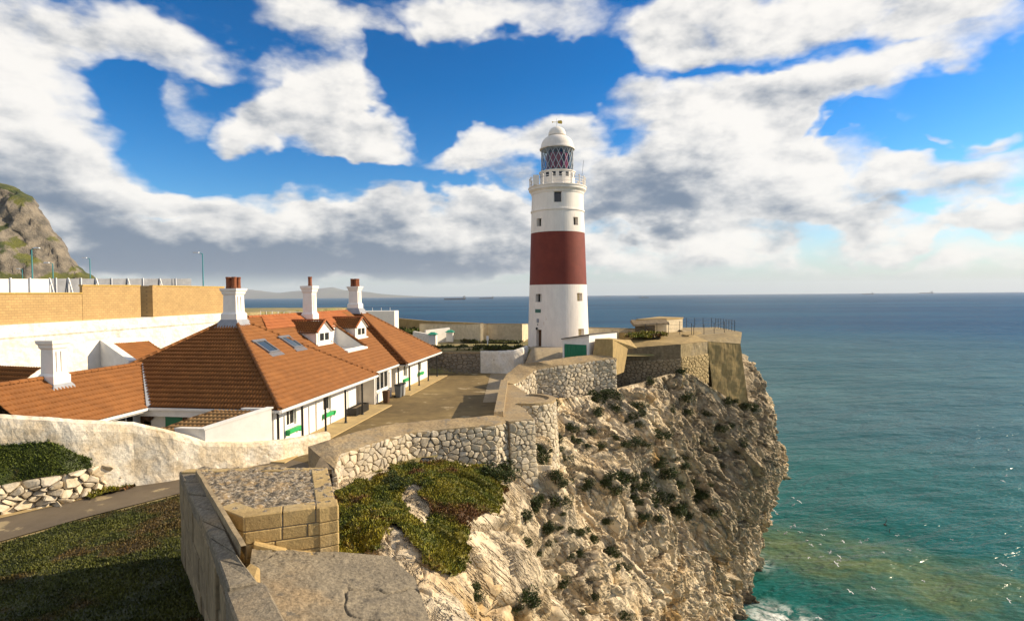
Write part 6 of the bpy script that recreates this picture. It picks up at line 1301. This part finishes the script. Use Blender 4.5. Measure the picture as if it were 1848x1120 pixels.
# bank above the dry-stone wall
def patch(pts_a, pts_b, n, m, bulge=0.0):
    a = Path(pts_a); b = Path(pts_b); V = []
    for i in range(n + 1):
        p = a.get(a.L * i / n)[0]; q = b.get(b.L * i / n)[0]
        for k in range(m + 1): t = k / m; r = p.lerp(q, t); r.z += bulge * math.sin(math.pi * t) + .06 * mnoise.noise(r * 1.5); V.append(tuple(r))
    return np.array(V), grid_faces(n + 1, m + 1)
V, F = patch([p + Vector((0, .15, -.1)) for p in DW[:-2]], [Vector((-24.5, 22.4, 28.5)), Vector((-21.2, 23.1, 28.2)), Vector((-19.4, 23.7, 28.0)), Vector((-18.2, 24.2, 27.0))], 60, 20, .2)
carpet('bank_plants', V, F, .07, 1000, M_BANK, 'dark green ground cover on the bank between the two left walls', 'ground cover', .14)
gl_ = [on(-150, 1022, COURT), on(0, 984, COURT), on(150, 940, COURT), on(320, 897, COURT), on(420, 870, COURT)]; gr0 = [Vector((-8, 4.5, 26.6)), Vector((-4.6, 7, 26.7)), Vector((-5.0, 10, 26.6)), Vector((-6.7, 12.6, 26.4)), Vector((-9.5, 16.6, 26.0))]
V, F = patch(gl_, gr0, 80, 60, .12)
carpet('lawn', V, F, .075, 1000, M_GRASS, 'rough shaded grass below the bastion wall', 'grass', .10)
def tufts(name, poly, z, dens, size, mtl, label, lift=.2):
    P = np.array([(p.x, p.y) for p in poly]); x0, y0 = P.min(0); x1, y1 = P.max(0); s = max(.12, (x1 - x0) / 60); xs = np.arange(x0, x1 + s, s); ys = np.arange(y0, y1 + s, s); X, Y = np.meshgrid(xs, ys, indexing='ij'); V = np.stack([X.ravel(), Y.ravel(), np.full(X.size, z) if not callable(z) else np.array([z(a, b) for a, b in zip(X.ravel(), Y.ravel())])], -1); F = grid_faces(len(xs), len(ys)); c = V[F].mean(1)
    w = fbm(c * .9, 3, 3) * .35; k = inside(P, c[:, 0] + w, c[:, 1] + w); 
    if k.any(): carpet(name, V, F[k], size, dens, mtl, label, 'grass', lift)
tufts('planter_grass', [Vector((-3.2, 62.0, 0)), Vector((-.8, 61.5, 0)), Vector((.9, 61.4, 0)), Vector((1.3, 63.5, 0)), Vector((-3, 64, 0))], 28.0, 120, .25, M_GRASS, 'green weeds filling the whitewashed planter by the ramp', .5)
tufts('terrace_weeds', [Vector((-16, 63.0, 0)), Vector((-3.6, 62.4, 0)), Vector((-3.4, 66, 0)), Vector((-16, 66.5, 0))], 27.9, 60, .25, M_GRASS, 'scrubby weeds above the shaded retaining wall', .4)
tufts('battery_weeds', [at(1128, 606, 59.8), at(1165, 611, 59.6), at(1205, 609, 61), at(1190, 600, 65), at(1140, 599, 64.5)], 29.35, 70, .28, M_ICE, 'bright green weeds on top of the gun battery', .4)
tufts('far_scrub', [at(712, 585, 100), at(790, 605, 78), at(815, 592, 82), at(770, 583, 98)], 27.95, 22, .4, M_BANK, 'dark scrub on the headland behind the far cottage roof', .5)
tufts('verge_weeds', [on(458, 830, COURT), on(490, 826, COURT), on(545, 810, COURT), on(540, 803, COURT), on(490, 818, COURT)], COURT + .05, 260, .14, M_GRASS, 'strip of green weeds along the foot of the white wall', .35)
tufts('kerb_weeds', [on(160, 905, COURT), on(245, 880, COURT), on(245, 868, COURT), on(150, 893, COURT)], COURT + .05, 200, .12, M_ICE, 'yellow-green weeds at the foot of the dry-stone wall', .2)
tufts('path_weeds', [at(830, 613, 72), at(940, 616, 70), at(945, 611, 72.5), at(830, 607, 74.5)], 28.1, 40, .22, M_GRASS, 'thin grass below the cream walls', .2)
# ------------------------------------------------------------------ shrubs on the cliff
def shrub_proto(seed):
    r = np.random.default_rng(seed); n = 1300; c = r.normal(size=(9, 3)) * .42; c[:, 2] = np.abs(c[:, 2]) * .7; k = r.integers(0, 9, n); d = r.normal(size=(n, 3)); d /= np.linalg.norm(d, axis=1, keepdims=True)
    rad = .30 + .22 * r.random((n, 1)) ** .6; P = c[k] + d * rad; P[:, 2] = np.maximum(P[:, 2], -.35); V, F, T = leaves(P, d, np.full(n, .15)[0], .8, .7, r)
    me = bpy.data.meshes.new('shrub'); me.from_pydata([tuple(p) for p in V], [], [tuple(int(i) for i in f) for f in F]); a = me.attributes.new('tint', 'FLOAT', 'POINT'); a.data.foreach_set('value', T.astype(np.float32)); me.materials.append(M_SHRUB); me.update(); return me
def stem_proto():
    m = MB(); m.tube((0, 0, -.5), (.05, .02, .2), .09, .05, n=5); m.tube((.03, 0, .0), (.3, .15, .35), .05, .02, n=4); m.tube((.02, 0, .05), (-.25, -.2, .4), .05, .02, n=4); me = bpy.data.meshes.new('stem'); me.from_pydata([tuple(v) for v in m.v], [], m.f); me.materials.append(M_WOOD); me.update(); return me
SHP = [shrub_proto(i) for i in range(8)]; STP = stem_proto()
def c5(x, y, w): return (960 + x / 3.5, 640 + y / 3.5, w / 3.5)
def c4(x, y, w): return (700 + x / 3.733, 820 + y / 3.733, w / 3.733)
SH = [c5(*q) for q in ((155,210,75),(300,205,85),(215,215,45),(345,185,45),(180,265,40),(150,310,40),(390,285,75),(420,370,55),(470,255,65),(545,270,50),(535,350,55),(530,160,65),(550,200,65),(620,170,75),(490,210,45),(665,330,65),(690,390,55),(670,445,45),(615,400,34),(590,425,24),(800,515,55),(850,515,60),(655,560,65),(715,570,40),(240,470,52),(165,540,55),(165,600,50),(250,530,28),(295,550,42),(360,495,52),(530,530,38),(580,575,38),(345,585,32),(430,590,38),(205,660,42),(120,610,28),(50,600,70),(60,670,80),(150,790,75),(195,820,55),(345,800,60),(345,840,60),(150,935,80),(460,830,65),(520,860,75),(500,780,60),(560,780,75),(620,785,60),(640,840,75),(690,845,75),(700,780,52),(640,930,65),(690,940,35),(680,1020,55),(715,1030,40),(800,1040,52),(800,910,80),(860,925,80),(765,950,80),(890,985,65),(930,995,65),(950,960,62),(975,1025,52),(790,700,62),(840,760,80),(825,665,42),(905,660,38),(955,710,52),(985,650,52),(920,830,62),(1010,800,72),(1060,885,60),(1100,895,50),(1120,1000,52),(1040,930,42),(1130,830,28),(1160,600,42),(1185,465,52),(1255,455,42),(1295,620,34),(1330,570,46),(1110,380,38),(965,285,52),(980,370,46),(880,355,38),(745,180,42),(1010,100,52),(1060,92,48),(935,115,42),(1230,310,52),(1285,300,28),(1350,335,60),(1395,345,50),(1415,330,32),(465,1055,42),(90,1100,62),(190,1010,34),(60,920,42),(20,960,70),(1060,560,30),(1190,700,30))]
SH += [c4(*q) for q in ((930,440,72),(1000,370,52),(935,620,72),(1075,520,56),(1080,600,52),(1020,670,42),(1285,675,46),(1225,690,42),(1160,500,36),(1240,520,36),(1290,530,52),(1350,515,36),(1385,580,60),(1390,965,52),(910,980,100),(975,1010,90),(880,1040,62),(590,920,60),(590,980,55),(1170,885,62),(1500,670,60),(1545,680,50),(1590,760,42),(1545,770,52),(1600,1090,62),(1320,1070,36),(1470,455,46),(700,140,110),(770,120,120),(790,170,100),(60,260,90),(40,200,80),(180,110,70),(90,105,40))]
zones = {}
def zone(px, py, w):
    big = 'large dark green shrub' if w > 17 else ('dark green shrub' if w > 11.5 else 'small dark green shrub')
    if py < 700 and px < 1110: w_ = 'at the foot of the upper sea wall'
    elif py < 705: w_ = 'at the foot of the gun battery wall'
    elif px > 1290 and py < 800: w_ = 'beside the foot of the concrete buttress'
    elif px < 800: w_ = 'at the foot of the long sea wall'
    elif px < 925 and py < 880: w_ = 'at the right end of the long sea wall'
    elif px < 1020 and py < 960: w_ = 'on the rock under the rounded bastion'
    elif py > 960 and px < 1060: w_ = 'low on the rock near the bottom edge'
    elif py > 960: w_ = 'on the pale lower rock slabs'
    elif px > 1230: w_ = 'on the steep right cliff face'
    elif py > 845: w_ = 'in the dense mid-cliff row'
    else: w_ = 'on the upper cliff face'
    return big + ' ' + w_
rs = random.Random(4); SHO = []
for (px, py, w) in SH:
    d = ray(px, py).normalized(); hit, nrm, _i, dist = CLIFF_BVH.ray_cast(Vector((0, 0, EYE)), d)
    if hit is None: continue
    depth = hit.y; s = w * depth / FPX * .82; o = bpy.data.objects.new('shrub', SHP[rs.randrange(8)]); COL.objects.link(o); o.location = hit + Vector((0, 0, .05)); o.scale = (s, s, s * (.75 + .3 * rs.random())); o.rotation_euler = (0, 0, rs.random() * 6.28)
    SHO.append((o, px, zone(px, py, w))); st = bpy.data.objects.new('stem', STP); COL.objects.link(st); st.parent = o
ORD = ['leftmost', 'second', 'third', 'fourth', 'fifth', 'sixth', 'seventh', 'eighth', 'ninth', 'tenth', 'eleventh', 'twelfth', 'thirteenth', 'fourteenth', 'fifteenth', 'sixteenth', 'seventeenth', 'eighteenth', 'nineteenth', 'twentieth']
def rank_labels(items, cat, group):
    by = {}
    for o, px, z in items: by.setdefault(z, []).append((px, o))
    for z, L in by.items():
        L.sort(key=lambda t: t[0])
        for i, (px, o) in enumerate(L):
            w = '' if len(L) == 1 else (', leftmost' if i == 0 else (', rightmost' if i == len(L) - 1 else ', ' + (ORD[i] if i < 20 else str(i + 1) + 'th') + ' from left'))
            tag(o, z + w, cat, group)
rank_labels(SHO, 'shrub', 'shrubs on the cliff')
# ------------------------------------------------------------------ gulls over the water
def gull_mesh(flap):
    b = MB(); prof = [(-.30, .0), (-.26, .025), (-.16, .06), (.0, .085), (.14, .075), (.22, .05), (.27, .045), (.31, .045), (.35, .02), (.40, .006)]; n = 8
    vs = [(x, r * math.cos(t), r * math.sin(t) * .9) for x, r in prof for t in [2 * math.pi * i / n for i in range(n)]]; b.cur = 0
    b.add(vs, [(k * n + i, k * n + (i + 1) % n, (k + 1) * n + (i + 1) % n, (k + 1) * n + i) for k in range(len(prof) - 1) for i in range(n)])
    b.add([(-.24, -.03, .0), (-.24, .03, .0), (-.42, .09, .01), (-.42, -.09, .01), (-.42, 0, .03)], [(0, 1, 2, 4), (0, 4, 3)])
    for s in (-1, 1):
        z1, z2 = .16 * flap, .10 * flap - .05; b.cur = 1
        W = [(.14, s * .05, .03), (-.06, s * .05, .03), (-.05, s * .34, z1 + .02), (.17, s * .34, z1 + .04), (-.12, s * .62, z2), (.10, s * .58, z2 + .02)]; b.add(W, [(0, 1, 2, 3), (3, 2, 4, 5)] if s < 0 else [(3, 2, 1, 0), (5, 4, 2, 3)]); b.cur = 2; b.add([W[4], W[5], (-.16, s * .74, z2 - .02)], [(0, 1, 2)])
    me = bpy.data.meshes.new('seagull'); me.from_pydata([tuple(v) for v in b.v], [], b.f); [me.materials.append(m) for m in GM]; me.polygons.foreach_set('material_index', b.mi); me.update(); return me
GM = [flat('gull_white', (.62, .61, .58), .7), flat('gull_grey', (.50, .51, .52), .7), flat('gull_black', (.03, .03, .03), .7)]
GP = [gull_mesh(f) for f in (1.2, .4, -.6)]; GM = [flat('gull_dark', (.055, .05, .045), .7)] * 3; GD = gull_mesh(1.6)
GUL = [(1399,898),(1431,897),(1443,904),(1432,911),(1397,920),(1402,927),(1394,939),(1434,948),(1427,950),(1444,960),(1490,955),(1484,965),(1456,974),(1480,981),(1464,982),(1405,957),(1418,962),(1460,1005),(1482,1004),(1553,978),(1565,974),(1619,966),(1594,996),(1641,992),(1718,973),(1810,1019),(1666,1048),(1534,1067),(1576,1061),(1515,1011),(1510,1016),(1821,1082),(1478,1114),(1498,996),(1515,1003),(1816,858),(1810,867),(1521,976)]
rg_ = random.Random(9); GUO = []
for i, (px, py) in enumerate(GUL):
    d = ray(px, py); alt = 1.0 + 6 * rg_.random(); p = on(px, py, alt); o = bpy.data.objects.new('seagull', GP[rg_.randrange(3)]); COL.objects.link(o); o.location = p; k = .46 + .16 * rg_.random(); o.scale = (k, k, k); o.rotation_euler = ((rg_.random() - .5) * 1.2, (rg_.random() - .5) * .5, rg_.random() * 6.28)
    zl = 'close beside the cliff edge' if px < 1450 else ('over the murky yellow-green water' if py > 960 and px < 1700 else ('over the green water at the lower right' if py > 960 else 'over the blue-green swell at the right edge'))
    GUO.append((o, px, 'small white seagull in flight ' + zl))
rank_labels(GUO, 'seagull', 'seagulls over the water')
o = bpy.data.objects.new('seagull', GD); COL.objects.link(o); o.location = at(1597, 946, 46); o.rotation_euler = (math.radians(75), math.radians(15), math.radians(70)); tag(o, 'large dark seagull banking on edge above the open water', 'seagull', 'seagulls over the water')
# ------------------------------------------------------------------ air
hz = bpy.data.materials.new('sea_haze'); hz.use_nodes = True; N = NT(hz.node_tree); N.n.clear(); pv = N.n.new('ShaderNodeVolumePrincipled'); pv.inputs['Color'].default_value = (.80, .88, 1.0, 1); pv.inputs['Density'].default_value = 3.0e-5; pv.inputs['Anisotropy'].default_value = .1; oo = N.n.new('ShaderNodeOutputMaterial'); N.l.new(pv.outputs[0], oo.inputs['Volume'])
tag(MB().box((-25600, -25600, -5.0), (25600, 25600, 520)).build('haze', hz), 'thin pale sea haze over the strait', 'haze', kind='stuff')
